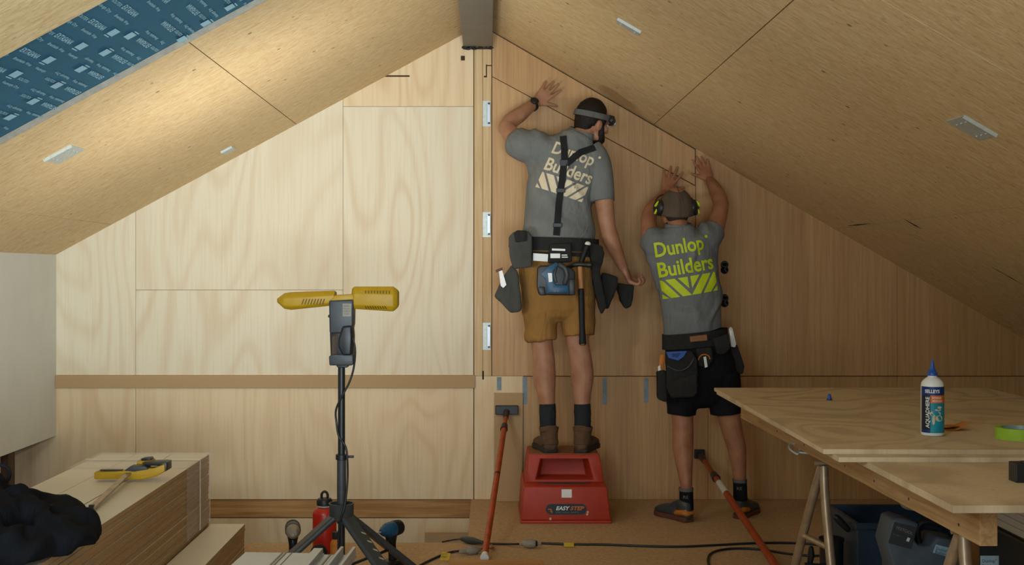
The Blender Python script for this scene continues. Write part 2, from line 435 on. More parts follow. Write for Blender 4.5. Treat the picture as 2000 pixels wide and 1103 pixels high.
# ------------------------------------------------------------------ the setting
YB = -9.4                                   # open end of the room behind the camera
VX = -.104                                  # right edge of the stair opening
VY = -1.115                                 # near edge of the stair opening
b = MB(); b.box(VX, 3.9, YB, 0, -.03, 0); b.box(-3.0, VX, YB, VY, -.03, 0)
fl = b.build('floor', M['floor'], kind='structure')
b = MB(); b.box(VX, 3.9, -.9, 0, -.24, -.032); b.box(-3.0, VX, YB, VY-.0, -.24, -.032)
b.build('trim_1', M['stud_x'], kind='structure')                      # joists around the opening
b = MB(); b.box(-3.0, VX+.0, VY, 0, -1.25, -1.2); b.build('trim_2', M['floor'], kind='structure')
b = MB(); b.box(-.37, VX-.001, -.04, -.006, -.5, -.19); b.build('trim_3', M['mdf'], kind='structure')

def wx(px): return (px-955)/(F/7)
def wz(py): return CAMZ-(py-530)/(F/7)
# back wall: framing board behind, lining sheets as its parts
b = MB(); b.prism_y([(-3.0, -1.2), (3.9, -1.2), (3.9, ceil_z(3.9)), (RX, RZ), (-3.0, ceil_z(-3.0))], .012, .06)
wall = b.build('wall_back', M['joint'], kind='structure')
G = .0011
def sheet(name, pts, mat, y0=0.0, y1=.0115):
    """pts in photo pixels on the wall plane; edges pulled in a little so that joints read"""
    p = [(wx(a), wz(c)) for a, c in pts]
    cx = sum(q[0] for q in p)/len(p); cz = sum(q[1] for q in p)/len(p)
    p = [(x+(G if x < cx else -G), z+(G if z < cz else -G)) for x, z in p]
    m = MB(); m.prism_y(p, y0, y1)
    return m.build(name, mat, wall)
def rake(px): x = wx(px); return 530+(CAMZ-ceil_z(x))*(F/7)
def R_(px): return (px, rake(px)-1)
sheet('plywood_sheet', [(-60, 975), (265, 975), (265, 757), (-60, 757)], M['ply_low'])
sheet('plywood_sheet', [(-60, 757), (265, 757), R_(265), R_(-60)], M['ply'])
sheet('plywood_sheet', [(265, 566), (670, 566), R_(670), R_(265)], M['ply'])
sheet('plywood_sheet', [(265, 734), (670, 734), (670, 566), (265, 566)], M['ply'])
sheet('plywood_sheet', [(265, 975), (670, 975), (670, 734), (265, 734)], M['ply_low'])
sheet('plywood_sheet', [(670, 734), (925, 734), (925, 208), (670, 208)], M['ply'])
sheet('plywood_sheet', [(670, 208), (925, 208), R_(925), R_(670)], M['ply_low'])
sheet('plywood_sheet', [(670, 975), (925, 975), (925, 734), (670, 734)], M['ply_low'])
sheet('timber_stud', [(926, 734), (943, 734), (943, 96), (926, 96)], M['stud'])
sheet('timber_stud', [(943, 734), (960, 734), (960, 96), (943, 96)], M['stud'])
sheet('plywood_sheet', [(926, 975), (1022, 975), (1022, 734), (926, 734)], M['ply_low'])
sheet('plywood_sheet', [(-60, 1011), (920, 1011), (920, 976), (-60, 976)], M['stud_x'], .006)
sheet('plywood_sheet', [(-60, 1370), (920, 1370), (920, 1012), (-60, 1012)], M['ply_low'], .009)
# oak lining panels
sheet('oak_panel', [(961, 734), (1358, 734), (1358, 363), (961, 150)], M['veneer'])
sheet('oak_panel', [(1358.5, 734), (1752, 734), R_(1752), R_(1358.5)], M['veneer'])
sheet('oak_panel', [(1752, 734), (2124, 734), R_(1752)], M['veneer'])
sheet('oak_panel', [(1022, 975), (1383, 975), (1383, 735), (1022, 735)], M['veneer'])
sheet('oak_panel', [(1383, 975), (1752, 975), (1752, 735), (1383, 735)], M['veneer'])
sheet('oak_panel', [(1752, 975), (2256, 975), R_(2256), (2126, 735), (1752, 735)], M['veneer'])
m = MB(); p = [(wx(961.5), wz(149)), (wx(1357), wz(361)), (wx(1357), wz(rake(1357)+3)), (wx(961.5), wz(rake(961)+3))]
m.prism_y([(x, z) for x, z in p], -.004, .011)
tag(m.build('oak_panel', M['veneer']), 'sloping oak veneered lining panel pressed to the wall by both men under the ceiling', 'wall panel')

# ceilings: sheets with joints (thin gaps between real sheets)
def ceil_pt(x, y, up=0):
    s = SL if x < RX else -SR
    n = Vector((-s, 0, 1)).normalized()
    return Vector((x, y, ceil_z(x)))+n*up
def cslab(m, x0, x1, y0, y1, lo, hi, mi=0):
    a = [ceil_pt(x0, y0, lo), ceil_pt(x1, y0, lo), ceil_pt(x1, y1, lo), ceil_pt(x0, y1, lo)]
    c = [ceil_pt(x0, y0, hi), ceil_pt(x1, y0, hi), ceil_pt(x1, y1, hi), ceil_pt(x0, y1, hi)]
    m.hexa(a, c, mi)
YS0, YS1 = -3.32, -2.51                      # uncovered strip showing membrane
m = MB(); g = .0018
xl = [RX-.002, RX-1.07, RX-2.14, -3.02]
for a, c in zip(xl, xl[1:]):
    for y0, y1 in ((YB, YS0-2.4), (YS0-2.4, YS0), (YS1, .06)):
        cslab(m, c+g, a-g, y0+g, y1-g, 0, .018)
xr = [RX+.002, RX+1.0, RX+2.05, RX+3.1, 3.9]
for a, c in zip(xr, xr[1:]):
    for y0, y1 in ((YB, -6.2), (-6.2, -3.6), (-3.6, .06)): cslab(m, a+g, c-g, y0+g, y1-g, 0, .018)
m.build('ceiling', M['osb'], kind='structure')
m = MB(); cslab(m, -3.02, RX, YB, .06, .075, .09); cslab(m, RX, 3.9, YB, .06, .0185, .09); cslab(m, -3.02, RX, YS1+.01, .06, .0185, .074); cslab(m, -3.02, RX, YB, YS0-.01, .0185, .074)
m.build('trim_4', M['joint'], kind='structure')                       # roof build-up above the sheets
m = MB(); cslab(m, -3.0, RX-.01, YS1-.0018, YS1+.0015, .0, .03); m.build('trim_5', M['label_grey'], kind='structure')
# left knee wall of white board and the eave wall behind it
m = MB(); m.box(-2.52, -2.507, YB, -.001, .37, ceil_z(-2.507)+.0); m.build('wall_left', M['white'], kind='structure')
m = MB(); m.box(-3.05, -3.0, YB, .0, -1.2, ceil_z(-3.0)); m.build('wall_left', M['stud_dark'], kind='structure')
for y in (-.62, -2.2, -3.8, -5.4):
    m = MB(); m.box(-2.56, -2.521, y-.045, y+.045, 0 if y < VY else -1.2, ceil_z(-2.54)); m.build('trim_6', M['stud_dark'], kind='structure')
m = MB(); m.box(3.88, 3.92, YB, 0, 0, ceil_z(3.88)); m.build('wall_right', M['white'], kind='structure')
m = MB(); m.box(wx(110), wx(928), -.02, -.001, wz(757), wz(732)); m.build('trim_7', M['mdf'], kind='structure', bevel=.0015)

# steel ridge beam
m = MB(); m.box(wx(905), wx(962), YB, -.03, wz(93), 2.9)
rb = m.build('ridge_beam', M['steel'], bevel=.003); tag(rb, 'grey steel ridge beam running along the apex of the ceiling', 'beam')
m = MB()
for k in range(26):
    m.ell((random.uniform(wx(905), wx(960)), random.uniform(-.03, -.008), wz(94)+random.uniform(-.012, .008)), (random.uniform(.008, .02), .01, random.uniform(.004, .012)), n=8, k=5)
m.build('foam_gasket', M['dark_metal'], rb, smooth=True)

# roofing membrane strip with its print
m = MB(); cslab(m, -3.0, RX-.02, YS0-.009, YS1-.002, .022, .025)
mem = m.build('roof_membrane', M['membrane']); tag(mem, 'blue printed roofing membrane strip between ceiling boards at upper left', 'membrane')
m = MB(); up_dir = (ceil_pt(-1, 0)-ceil_pt(-2, 0)).normalized(); PY = Vector((0, 1, 0)); nd = Vector((-SL, 0, 1)).normalized()
Y0, Y1 = YS0, YS1
def quad(m, o, r, u, w_, h, mi=0): m.f([m.v(o), m.v(o+r*w_), m.v(o+r*w_+u*h), m.v(o+u*h)], mi)
def band(u0, y, flip):
    """one row of print; u0 = distance below the ridge along the slope"""
    def pos(u, yy): return ceil_pt(RX, yy, .0215)-up_dir*u
    r, u = (PY, up_dir) if not flip else (-PY, -up_dir)
    o = pos(u0, y)
    def ok(q): return Y0 < q.y < Y1
    # logo tile
    q = o
    if ok(q) and ok(q+r*.055): quad(m, q, r, u, .055, .034); quad(m, q-u*.010, r, u, .045, .005)
    q = o+r*.075
    if ok(q) and ok(q+r*.09): add_text(m, 'SOLITEX', q, r, u, width=.085, height=.013, offset=.01)
    q = o+r*.175
    if ok(q) and ok(q+r*.14): add_text(m, 'EXTASANA', q, r, u, width=.14, height=.022, offset=.02)
    for dd, tx, wd in ((.03, 'Weathertight', .085), (.125, 'Dry', .04), (.21, 'Breathable', .085), (.305, 'Wrap', .045)):
        q = o+r*dd-u*.038
        if ok(q) and ok(q+r*wd): add_text(m, tx, q, r, u, width=wd, height=.012, offset=.01)
YM = -2.93
for i in range(30):
    u = .10+i*.108; sh = (i*.033) % .36
    Y0, Y1 = YS0-.03, YM
    for k in range(-1, 3): band(u, YS0-.02-sh+k*.36, False)
    Y0, Y1 = YM+.01, YS1-.008
    for k in range(-1, 3): band(u+.05, YS1+.02+sh-k*.36, True)
m.build('print', M['print_blue'], mem)

# ceiling bracket plates
for i, (a, c, lab) in enumerate(((( 99,310),(152,292), 'grey metal fixing plate on the left ceiling beside the white knee wall'),
                    ((430,300),(463,286), 'small grey metal fixing plate on left ceiling near the plywood wall'),
                    ((1208,38),(1247,66), 'grey metal fixing plate on the ceiling right of the ridge beam'),
                    ((1862,240),(1935,258), 'large grey metal fixing plate with dark edge at far right of ceiling'))):
    p0 = ceil_at(*a); p1 = ceil_at(*c); cx, cy = (p0.x+p1.x)/2, (p0.y+p1.y)/2
    hx, hy = [(.058, .085), (.03, .07), (.05, .045), (.055, .075)][i]
    m = MB(); cslab(m, cx-hx, cx+hx, cy-hy, cy+hy, -.004, .0005)
    cslab(m, cx-hx, cx+hx, cy-hy-.003, cy-hy, -.012, .0)
    o = m.build('fixing_plate', M['galv']); tag(o, lab, 'metal plate')
    for sx in (-.6, .6):
        for k in range(-1, 2):
            m = MB(); q = ceil_pt(cx+hx*sx, cy+hy*.5*k, -.005); m.cyl(q, q-nd*.0025, .004, n=8); m.build('screw', M['galv'], o)
# scuffs on the lower right ceiling
for (x0, y0, x1, y1, wd, lab) in ((1765, 427, 1800, 447, .014, 'short dark scuff mark on the lower right ceiling'), (1655, 441, 1700, 436, .005, 'thin dark scuff at the ceiling board joint'), (1935, 520, 1999, 556, .008, 'long dark scuff at the right edge of the ceiling')):
    p0 = ceil_at(x0, y0); p1 = ceil_at(x1, y1); d = (p1-p0); n_ = Vector((SR, 0, 1)).normalized(); sd = d.normalized().cross(n_)
    m = MB(); ns = 8; L, Rr = [], []
    for k in range(ns+1):
        t = k/ns; ww = wd*(.25+.75*math.sin(PI*t))*random.uniform(.7, 1.1); q = p0+d*t-n_*.0008
        L.append(m.v(q+sd*ww)); Rr.append(m.v(q-sd*ww))
    for k in range(ns): m.f([L[k], L[k+1], Rr[k+1], Rr[k]])
    tag(m.build('scuff_mark', M['stain']), lab, 'scuff')

# ------------------------------------------------------------------ fittings on the wall
for (y0, y1, lab) in ((197, 247, 'topmost of three silver brackets on the timber stud'), (414, 463, 'middle of three silver brackets on the timber stud'), (630, 683, 'lowest of three silver brackets on the timber stud')):
    t = thing('panel_bracket', lab, 'bracket', (wx(950), -.002, wz(y1)))
    m = MB(); m.box(wx(943), wx(958), -.004, -.0002, wz(y1), wz(y0)); m.build('back_plate', M['galv'], t)
    m = MB(); m.box(wx(951), wx(958), -.016, -.0042, wz(y1-5), wz(y0+5)); m.build('channel', M['alu'], t, bevel=.002)
    for yy in (y0+6, y1-6):
        m = MB(); m.cyl((wx(955), -.0165, wz(yy)), (wx(955), -.0215, wz(yy)), .006, n=10); m.build('screw', M['dark_metal'], t)
for i, (x, y0, y1, lab) in enumerate(((975, 736, 762, 'short blue masking tape strip nearest the timber stud'), (1025, 736, 789, 'blue masking tape strip beside the leaning brown panel'), (1181, 738, 790, 'blue masking tape strip right of the standing man on the step stool'), (1262, 738, 786, 'blue masking tape strip beside the tool pouches of the capped man'))):
    m = MB(); m.box(wx(x-4.5), wx(x+4.5), -.0008, .0, wz(y1), wz(y0)); tag(m.build('tape_strip', M['tape_blue']), lab, 'tape')
for (yy, lab) in ((522, 'upper black electrical cutout with coiled cable end in oak wall'), (587, 'lower black electrical cutout with coiled cable end in oak wall')):
    c = V(wx(1415), -.001, wz(yy)); t = thing('electrical_cutout', lab, 'electrical cutout', (c.x, -.001, wz(yy+13)))
    m = MB()
    for dz in (.015, -.015): m.lathe(c+V(0, .0, dz), (0, -1, 0), [(.021, -.006), (.023, .002), (.021, .003)], 20)
    m.build('back_box', M['dark_hole'], t)
    m = MB(); m.tube([c+V(.018*math.cos(a), -.006-.004*math.sin(a*2), .017+.013*math.sin(a)) for a in [k*.5 for k in range(13)]]+[c+V(.0, -.01, -.01), c+V(.012, -.014, -.028)], .0042); m.build('cable_end', M['grey_plastic'], t, smooth=True)
# small marks on the stud
m = MB(); m.box(wx(942), wx(945), -.001, .0, wz(741), wz(724)); tag(m.build('slot_mark', M['dark_hole']), 'small black slot low on timber stud beside the ledge', 'slot')
m = MB(); m.box(wx(949), wx(951), -.001, .0, wz(150), wz(126)); m.box(wx(945), wx(951), -.001, .0, wz(151), wz(148)); m.box(wx(951), wx(960), -.001, .0, wz(129), wz(127)); tag(m.build('pencil_mark', M['stain']), 'angled brown mark at the top of the timber stud', 'mark')
m = MB(); m.box(wx(900), wx(908), -.001, .0, wz(118), wz(109)); tag(m.build('wall_scuff', M['stain']), 'small grey square smudge on the plywood under the beam end', 'mark')
m = MB(); m.box(wx(748), wx(800), -.001, .0, wz(150), wz(147)); tag(m.build('wall_scuff', M['stain']), 'thin brown scuff line high on the plywood left of the beam', 'mark')

# brown board leaning at the foot of the wall
m = MB(); m.hexa([(wx(965)+.0, -.06, .001), (wx(1018), -.06, .001), (wx(1018), -.045, .001), (wx(965), -.045, .001)],
                 [(wx(965)+.0, -.020, wz(767)), (wx(1021), -.020, wz(767)), (wx(1021), -.005, wz(767)), (wx(965), -.005, wz(767))])
tag(m.build('leaning_board', M['mdf']), 'plain brown fibreboard offcut leaning against the wall behind orange pole', 'board')

def prop(foot, head, r, pad_w, pad_h, label, bands, split):
    t = thing('support_pole', label, 'support pole', foot)
    foot, head = Vector(foot), Vector(head); d = (head-foot)
    m = MB(); m.cyl(foot+d*.02, foot+d*split, r, n=20); m.build('outer_tube', M['orange_pole'], t, smooth=True)
    m = MB(); m.cyl(foot+d*split, foot+d*.95, r*.8, n=20); m.build('inner_tube', M['orange_pole'], t, smooth=True)
    m = MB(); m.cyl(foot+d*(split-.02), foot+d*(split+.015), r*1.35, r*1.15, n=20); m.build('collar', M['black_plastic'], t, smooth=True); m = MB(); m.cyl(foot+d*.935, foot+d*.985, r*.95, r*1.1, n=16); m.build('head_socket', M['black_plastic'], t, smooth=True)
    for a, c, mm in bands:
        m = MB(); m.cyl(foot+d*a, foot+d*c, r*1.04, n=20); m.build('band', mm, t, smooth=True)
    m = MB(); m.box(head.x-pad_w, head.x+pad_w, head.y+.0, head.y+.028, head.z-pad_h, head.z+pad_h); m.build('head_pad', M['black_plastic'], t, bevel=.004)
    m = MB(); m.cyl(foot, foot+d*.025, r*1.3, r*.9, n=16); m.build('foot_cap', M['bottle_white'], t, smooth=True)
    return t
prop(atz(946, 1089, .022), at(990, 801, -.075), .0155, .066, .026, 'orange telescopic pole braced from floor batten against the leaning board', [(.50, .512, M['dark_metal'])], .86)
prop((1.242, -2.2, .0), at(1367, 887, -.03), .017, .030, .026, 'orange pole with white band slanting across floor behind the capped man', [(.66, .745, M['white_paint'])], .80)
m = MB(); p0 = atz(880, 1096, .022); m.box(p0.x, atz(1060, 1096, .022).x, p0.y-.06, p0.y+.03, .0, .022); tag(m.build('floor_batten', M['stud_x'], bevel=.002), 'pale timber batten lying on the floor under the orange pole', 'batten')

# ------------------------------------------------------------------ stacks of boards on the left
YF = -1.43
ORD = [''] + 'first second third fourth fifth sixth seventh eighth ninth tenth eleventh twelfth thirteenth fourteenth fifteenth sixteenth seventeenth eighteenth nineteenth twentieth twenty-first twenty-second twenty-third twenty-fourth twenty-fifth'.split()
def board_stack(cols, z0, nl, th, yf, length, group, lab_side, lab_top, proto=[None]):
    for ci, (x0, x1) in enumerate(cols):
        me = None
        for k in range(nl):
            z = z0+k*th+(.0015 if (nl-k) % 5 == 0 else 0)
            dx = random.uniform(-.0022, .0022); dy = random.uniform(-.004, .004)
            if me is None:
                m = MB(); m.box(0, x1-x0-.003, -length, 0, 0, th-.0028)
                bmesh.ops.recalc_face_normals(m.bm, faces=m.bm.faces)
                for f_ in m.bm.faces:
                    if abs(f_.normal.z) > .9: f_.material_index = 1
                me = bpy.data.meshes.new('primed_board'); m.bm.to_mesh(me); m.bm.free()
                me.materials.append(M['pack_edge']); me.materials.append(M['primer'])
            o = bpy.data.objects.new('primed_board', me); COL.objects.link(o); o.location = (x0+.0015+dx, yf+dy, z)
            if k == nl-1: tag(o, lab_top[ci], 'board', group)
            else: tag(o, lab_side(ci, nl-1-k), 'board', group)
TH = .48/26
board_stack([(-1.79, -1.63), (-1.63, -1.465), (-1.465, -1.29)], 0, 26, TH, YF, 3.5, 'primed boards in the tall stack',
            lambda c_, d_: (ORD[d_]+' board below the top on the right side of the tall stack, brown edge showing') if c_ == 2 else ['primed board buried under the left top board of tall stack', 'primed board buried under the middle top board of tall stack'][c_],
            ['white primed top board on the left side of tall stack', 'white primed top board in the middle of tall stack, under the clamp handle', 'white primed top board on the right side of tall stack, under the clamp jaw'])
board_stack([(-1.283, -1.125)], 0, 9, .0178, YF, 3.4, 'primed boards in the low stack', lambda c_, d_: ORD[d_]+' board below the top of the low stack, brown edge showing', ['white primed top board of the low stack on the floor'])
# thin clear wrap round the far end of the tall stack
m = MB(); x0, x1, zt = -1.795, -1.2865, .4835
for (a, c) in (((x1, 0.17), (x1, zt)),):
    m.hexa([(x1, YF-.42, .17), (x1+.0012, YF-.42, .17), (x1+.0012, YF+.006, .17), (x1, YF+.006, .17)], [(x1, YF-.42, zt), (x1+.0012, YF-.42, zt), (x1+.0012, YF+.006, zt), (x1, YF+.006, zt)])
m.box(x0, x1+.0012, YF-.42, YF+.006, zt, zt+.001); m.box(x0, x1+.0012, YF+.006, YF+.0072, .17, zt)
wr = m.build('plastic_wrap', M['wrap']); tag(wr, 'clear plastic wrap around the far end of the tall board stack', 'plastic wrap')
m = MB(); m.box(x1+.0012, x1+.0024, YF-.20, YF-.185, .17, zt+.001); m.box(x0, x1+.0024, YF-.20, YF-.185, zt+.001, zt+.002); m.build('strap', M['primer'], wr)

# black jacket thrown on the stack
def soft(name, m, mat, voxel, it, amp, freq, parent=None, seed=0, seams=None):
    me = m.mesh(name); me = bake(name, me, [('REMESH', dict(mode='VOXEL', voxel_size=voxel)), ('SMOOTH', dict(factor=.6, iterations=it))])
    if amp:
        me.update(); NN = [n.vector.copy() for n in me.vertex_normals]
        for v in me.vertices:
            p = v.co; q = Vector((p.x*freq[0]+seed, p.y*freq[1], p.z*freq[2]))
            n1 = noise.noise(q); n2 = noise.noise(q*2.1+V(5, 1, 2))
            v.co = p+NN[v.index]*(amp*((1-abs(n1)*2.4)+.5*n2))
    return link_mesh(name, me, mat, parent, True, angle=180)
m = MB()
ZT = .483
for c, r in (((-1.56, -3.30, ZT+.075), (.20, .26, .085)), ((-1.40, -3.22, ZT+.055), (.14, .17, .06)), ((-1.30, -3.32, ZT+.045), (.10, .17, .05)), ((-1.66, -3.15, ZT+.09), (.14, .16, .10)),
             ((-1.62, -3.55, ZT+.05), (.22, .16, .06)), ((-1.42, -3.50, ZT+.04), (.16, .12, .045)), ((-1.75, -3.35, ZT+.10), (.12, .2, .11))):
    m.ell(c, r)
for pts, r in (([(-1.68, -3.05, ZT+.12), (-1.5, -3.1, ZT+.10), (-1.36, -3.16, ZT+.07), (-1.27, -3.28, ZT+.05)], .035),
               ([(-1.70, -3.3, ZT+.15), (-1.52, -3.25, ZT+.13), (-1.38, -3.35, ZT+.09), (-1.28, -3.44, ZT+.045)], .038),
               ([(-1.66, -3.48, ZT+.11), (-1.48, -3.47, ZT+.09), (-1.36, -3.55, ZT+.05)], .04)):
    m.sweep([Vector(p) for p in pts], [r, r*1.2, r*1.1, r*.8][:len(pts)])
jk = soft('jacket', m, M['jacket'], .009, 2, .020, (9, 7, 12))
zmin = min((v.co.z for v in jk.data.vertices)) 
for v in jk.data.vertices:
    wz_ = v.co.z+jk.location.z
    if wz_ < ZT+.002: v.co.z = ZT+.002-jk.location.z
tag(jk, 'crumpled black jacket thrown over the near end of tall board stack', 'jacket')
m = MB(); m.tube([V(-1.60, -3.05, ZT+.155)+V(.035*math.cos(a), .0, .03*math.sin(a)+.02) for a in [k*PI/5 for k in range(11)]], .006); m.build('hanging_loop', M['black_cloth'], jk, smooth=True)

# yellow bar clamp
zc = .484
t = thing('bar_clamp', 'yellow and black bar clamp lying on white boards with its steel bar', 'clamp', (-1.45, -2.2, zc))
A, B = at(255, 925, -2.15), at(180, 997, -2.75); A = V(-1.452, -2.07, zc+.03); B = V(-1.395, -2.76, zc+.006)
d = (B-A).normalized(); sd = d.cross(V(0, 0, 1)).normalized()
m = MB(); h = .012
m.hexa([A+sd*h-V(0, 0, .004), A-sd*h-V(0, 0, .004), A-sd*h+V(0, 0, .004), A+sd*h+V(0, 0, .004)], [B+sd*h-V(0, 0, .004), B-sd*h-V(0, 0, .004), B-sd*h+V(0, 0, .004), B+sd*h+V(0, 0, .004)])
m.build('steel_bar', M['stud_dark'] if False else M['trestle'], t, bevel=.001)
m = MB(); m.box(B.x-.008, B.x+.008, B.y-.006, B.y+.008, zc, zc+.018); m.build('end_stop', M['dark_metal'], t)
def px_poly(pix, y): return [(at(a, c, y).x, at(a, c, y).z) for a, c in pix]
yb = -2.16
m = MB(); m.prism_y(px_poly([(183, 922), (240, 920), (262, 917), (300, 914), (321, 906), (322, 921), (305, 930), (275, 937), (240, 936), (183, 936)], yb), yb, yb+.055); bd = m.build('handle_body', M['yellow'], t, bevel=.006, smooth=True)
m = MB(); m.prism_y(px_poly([(242, 919), (255, 910), (283, 910), (291, 916), (262, 921)], yb), yb-.004, yb+.05); m.build('grip_pad', M['grey_plastic'], t, bevel=.005, smooth=True)
m = MB(); m.prism_y(px_poly([(193, 920), (236, 921), (236, 918), (193, 918)], yb), yb+.01, yb+.03); m.build('trigger', M['black_plastic'], t, bevel=.001)
m = MB(); m.prism_y(px_poly([(267, 900), (296, 899), (296, 910), (267, 912)], yb+.06), yb+.057, yb+.12); m.build('fixed_jaw', M['yellow'], t, bevel=.004, smooth=True)
m = MB(); m.prism_y(px_poly([(278, 903), (318, 901), (328, 902), (328, 918), (322, 920), (319, 908), (290, 908)], yb+.03), yb+.01, yb+.09); m.prism_y(px_poly([(270, 898), (288, 896), (291, 901), (272, 902)], yb+.03), yb+.06, yb+.11); m.build('jaw_pad', M['black_plastic'], t, bevel=.003, smooth=True)

# ------------------------------------------------------------------ tripod work light
YT = -2.1; ST = F/(YT-CAMY)
def tp(px, py, dy=0): v = at(px, py, YT); return V(v.x, YT+dy, v.z)
t = thing('work_light', 'tall black tripod work light with two yellow swivel heads', 'work light', (tp(666, 585).x, YT, 0))
cx = tp(667, 700).x
m = MB(); m.cyl((cx, YT, .30), (cx, YT, tp(0, 890).z), .0185, n=24); m.build('lower_pole', M['grey_plastic'], t, smooth=True)
m = MB(); m.cyl((cx, YT, tp(0, 895).z), (cx, YT, tp(0, 705).z), .0145, n=24); m.build('upper_pole', M['black_plastic'], t, smooth=True)
m = MB(); z = tp(0, 892).z; m.lathe((cx, YT, z-.012), (0, 0, 1), [(.019, 0), (.0235, .002), (.0235, .022), (.019, .024)]); lk = m.build('pole_clamp', M['black_plastic'], t, smooth=True)
m = MB(); m.box(cx+.02, cx+.05, YT-.006, YT+.006, z-.004, z+.006); m.build('clamp_lever', M['black_plastic'], lk, bevel=.002)
# hub ring and legs
m = MB(); z0, z1 = tp(0, 1013).z, tp(0, 982).z; R = .049
m.lathe((cx, YT, z0), (0, 0, 1), [(.02, -.006), (.040, -.004), (R-.002, 0), (R, .006), (R+.001, z1-z0-.006), (R+.003, z1-z0), (R-.003, z1-z0), (R-.006, .03), (.0188, .028)], 36); m.build('hub', M['grey_plastic'], t, smooth=True)
for k, ang in enumerate((200, -42, 37)):
    a = math.radians(ang); d = V(math.cos(a), math.sin(a), 0); sd = V(-d.y, d.x, 0)
    top = V(cx, YT, z0)+d*.035+V(0, 0, .008); ln = .40 ; bot = V(cx, YT, .028)+d*ln
    lt = MB(); dd = (bot-top).normalized(); nn = dd.cross(sd)
    wv, hv = (.022, .012)
    lt.hexa([top+sd*wv+nn*hv, top-sd*wv+nn*hv, top-sd*wv-nn*hv, top+sd*wv-nn*hv], [bot+sd*wv+nn*hv, bot-sd*wv+nn*hv, bot-sd*wv-nn*hv, bot+sd*wv-nn*hv])
    for s_ in (-1, 1):
        e = sd*(wv*s_)
        lt.cyl(top+e, bot+e, .0125, n=12)
    leg = lt.build('leg', M['grey_plastic'], t, smooth=True)
    fm = MB(); fm.ell(bot+V(0, 0, -.004), (.03, .03, .024)); fm.build('rubber_foot', M['black'], leg, smooth=True)
    br = MB(); br.tube([V(cx, YT, .12)+d*.018, top+(bot-top)*.52-V(0, 0, .01)], .006); br.build('brace', M['dark_metal'], leg, smooth=True)
    if ang == -42:
        ch = MB(); 
        for q in range(4):
            c = top+(bot-top)*(.20+.095*q); up = -nn if nn.z < 0 else nn
            base = c+up*.0128
            vs = [base+sd*.006-dd*.008, base+sd*.022+dd*.004, base+sd*.022+dd*.012, base+sd*.006+dd*.0]
            ch.f([ch.v(x) for x in vs])
        ch.build('chevron_mark', M['lab_cream'], leg)
m = MB(); m.cyl((cx, YT, .10), (cx, YT, .31), .014, n=16); m.build('centre_tube', M['black_plastic'], t, smooth=True)
# battery housing
def blk(m, pix, dy0, dy1): m.prism_y([(tp(a, c).x, tp(a, c).z) for a, c in pix], YT+dy0, YT+dy1)
m = MB(); blk(m, [(645, 586), (693, 584), (692, 632), (688, 650), (646, 650)], -.045, .045); hs = m.build('battery_housing', M['grey_plastic'], t, bevel=.008, seg=3, smooth=True)
m = MB(); blk(m, [(672, 592), (689, 592), (688, 617), (672, 617)], -.0462, -.0445); m.build('rating_label', M['label_grey'], hs)
m = MB(); 
for k in range(4): add_text(m, ['MODEL', 'DC 18 V', 'IN 230 V', 'CLASS 2'][k], tp(674, 598+k*5)+V(0, -.0467, 0), (1, 0, 0), (0, 0, 1), width=.024)
m.build('label_text', M['ink'], hs)
m = MB(); blk(m, [(646, 648), (658, 640), (690, 633), (692, 655), (690, 700), (648, 700)], -.036, .036); m.build('lower_housing', M['black_plastic'], t, bevel=.006, smooth=True)
m = MB(); blk(m, [(651, 655), (662, 654), (660, 690), (650, 692)], -.0375, -.03); m.build('side_panel', M['stud_dark'], t, bevel=.001)
m = MB(); blk(m, [(664, 662), (672, 636), (690, 634), (691, 660), (689, 692), (672, 692), (664, 675)], -.062, -.03); m.build('battery_pack', M['black_plastic'], t, bevel=.008, seg=3, smooth=True)
m = MB(); blk(m, [(645, 694), (653, 690), (692, 690), (693, 708), (690, 712), (646, 712)], -.046, .046); blk(m, [(657, 711), (683, 711), (680, 717), (660, 717)], -.025, .025); m.build('mount_base', M['grey_plastic'], t, bevel=.006, seg=3, smooth=True)
m = MB(); m.ell(tp(645, 617)+V(0, -.01, 0), (.008, .012, .007)); m.build('latch', M['stud_dark'], t, smooth=True)
m = MB(); blk(m, [(655, 576), (692, 574), (694, 585), (645, 587), (652, 582)], -.04, .04); m.build('swivel_hub', M['yellow'], t, bevel=.005, smooth=True)
def head(secs, vent, panel):
    """secs: (px_x, outline) with outline = (py, dy) points"""
    m = MB(); rings = []
    for px, pts in secs: rings.append([m.v(tp(px, py, dy)) for py, dy in pts])
    m.skin_rings(rings)
    h = m.build('light_head', M['yellow'], t, bevel=.004, seg=2, smooth=True, angle=25)
    m = MB(); vent(m); m.build('vent_grille', M['yellow_dark'], h)
    m = MB(); panel(m); m.build('led_panel', M['led'], h)
    return h
def sec(top, bot, tw, f0=-.035, f1=.05):
    hh = bot-top
    return [(top, f0+.022), (top+hh*.33, f0), (top+hh*.80, f0+.004), (bot, f0+.022), (bot-hh*.1, f1), (top+hh*.1, f1)]
def slots(m, x0, x1, n, y0, y1, dy, lean):
    for k in range(n):
        x = x0+(x1-x0)*k/(n-1)
        a, c = tp(x+lean, y0, dy[0]), tp(x, y1, dy[1]); wv = V(.0022, 0, 0)
        m.hexa([a-wv+V(0, -.0012, 0), a+wv+V(0, -.0012, 0), a+wv+V(0, .005, 0), a-wv+V(0, .005, 0)], [c-wv+V(0, -.0012, 0), c+wv+V(0, -.0012, 0), c+wv+V(0, .005, 0), c-wv+V(0, .005, 0)])
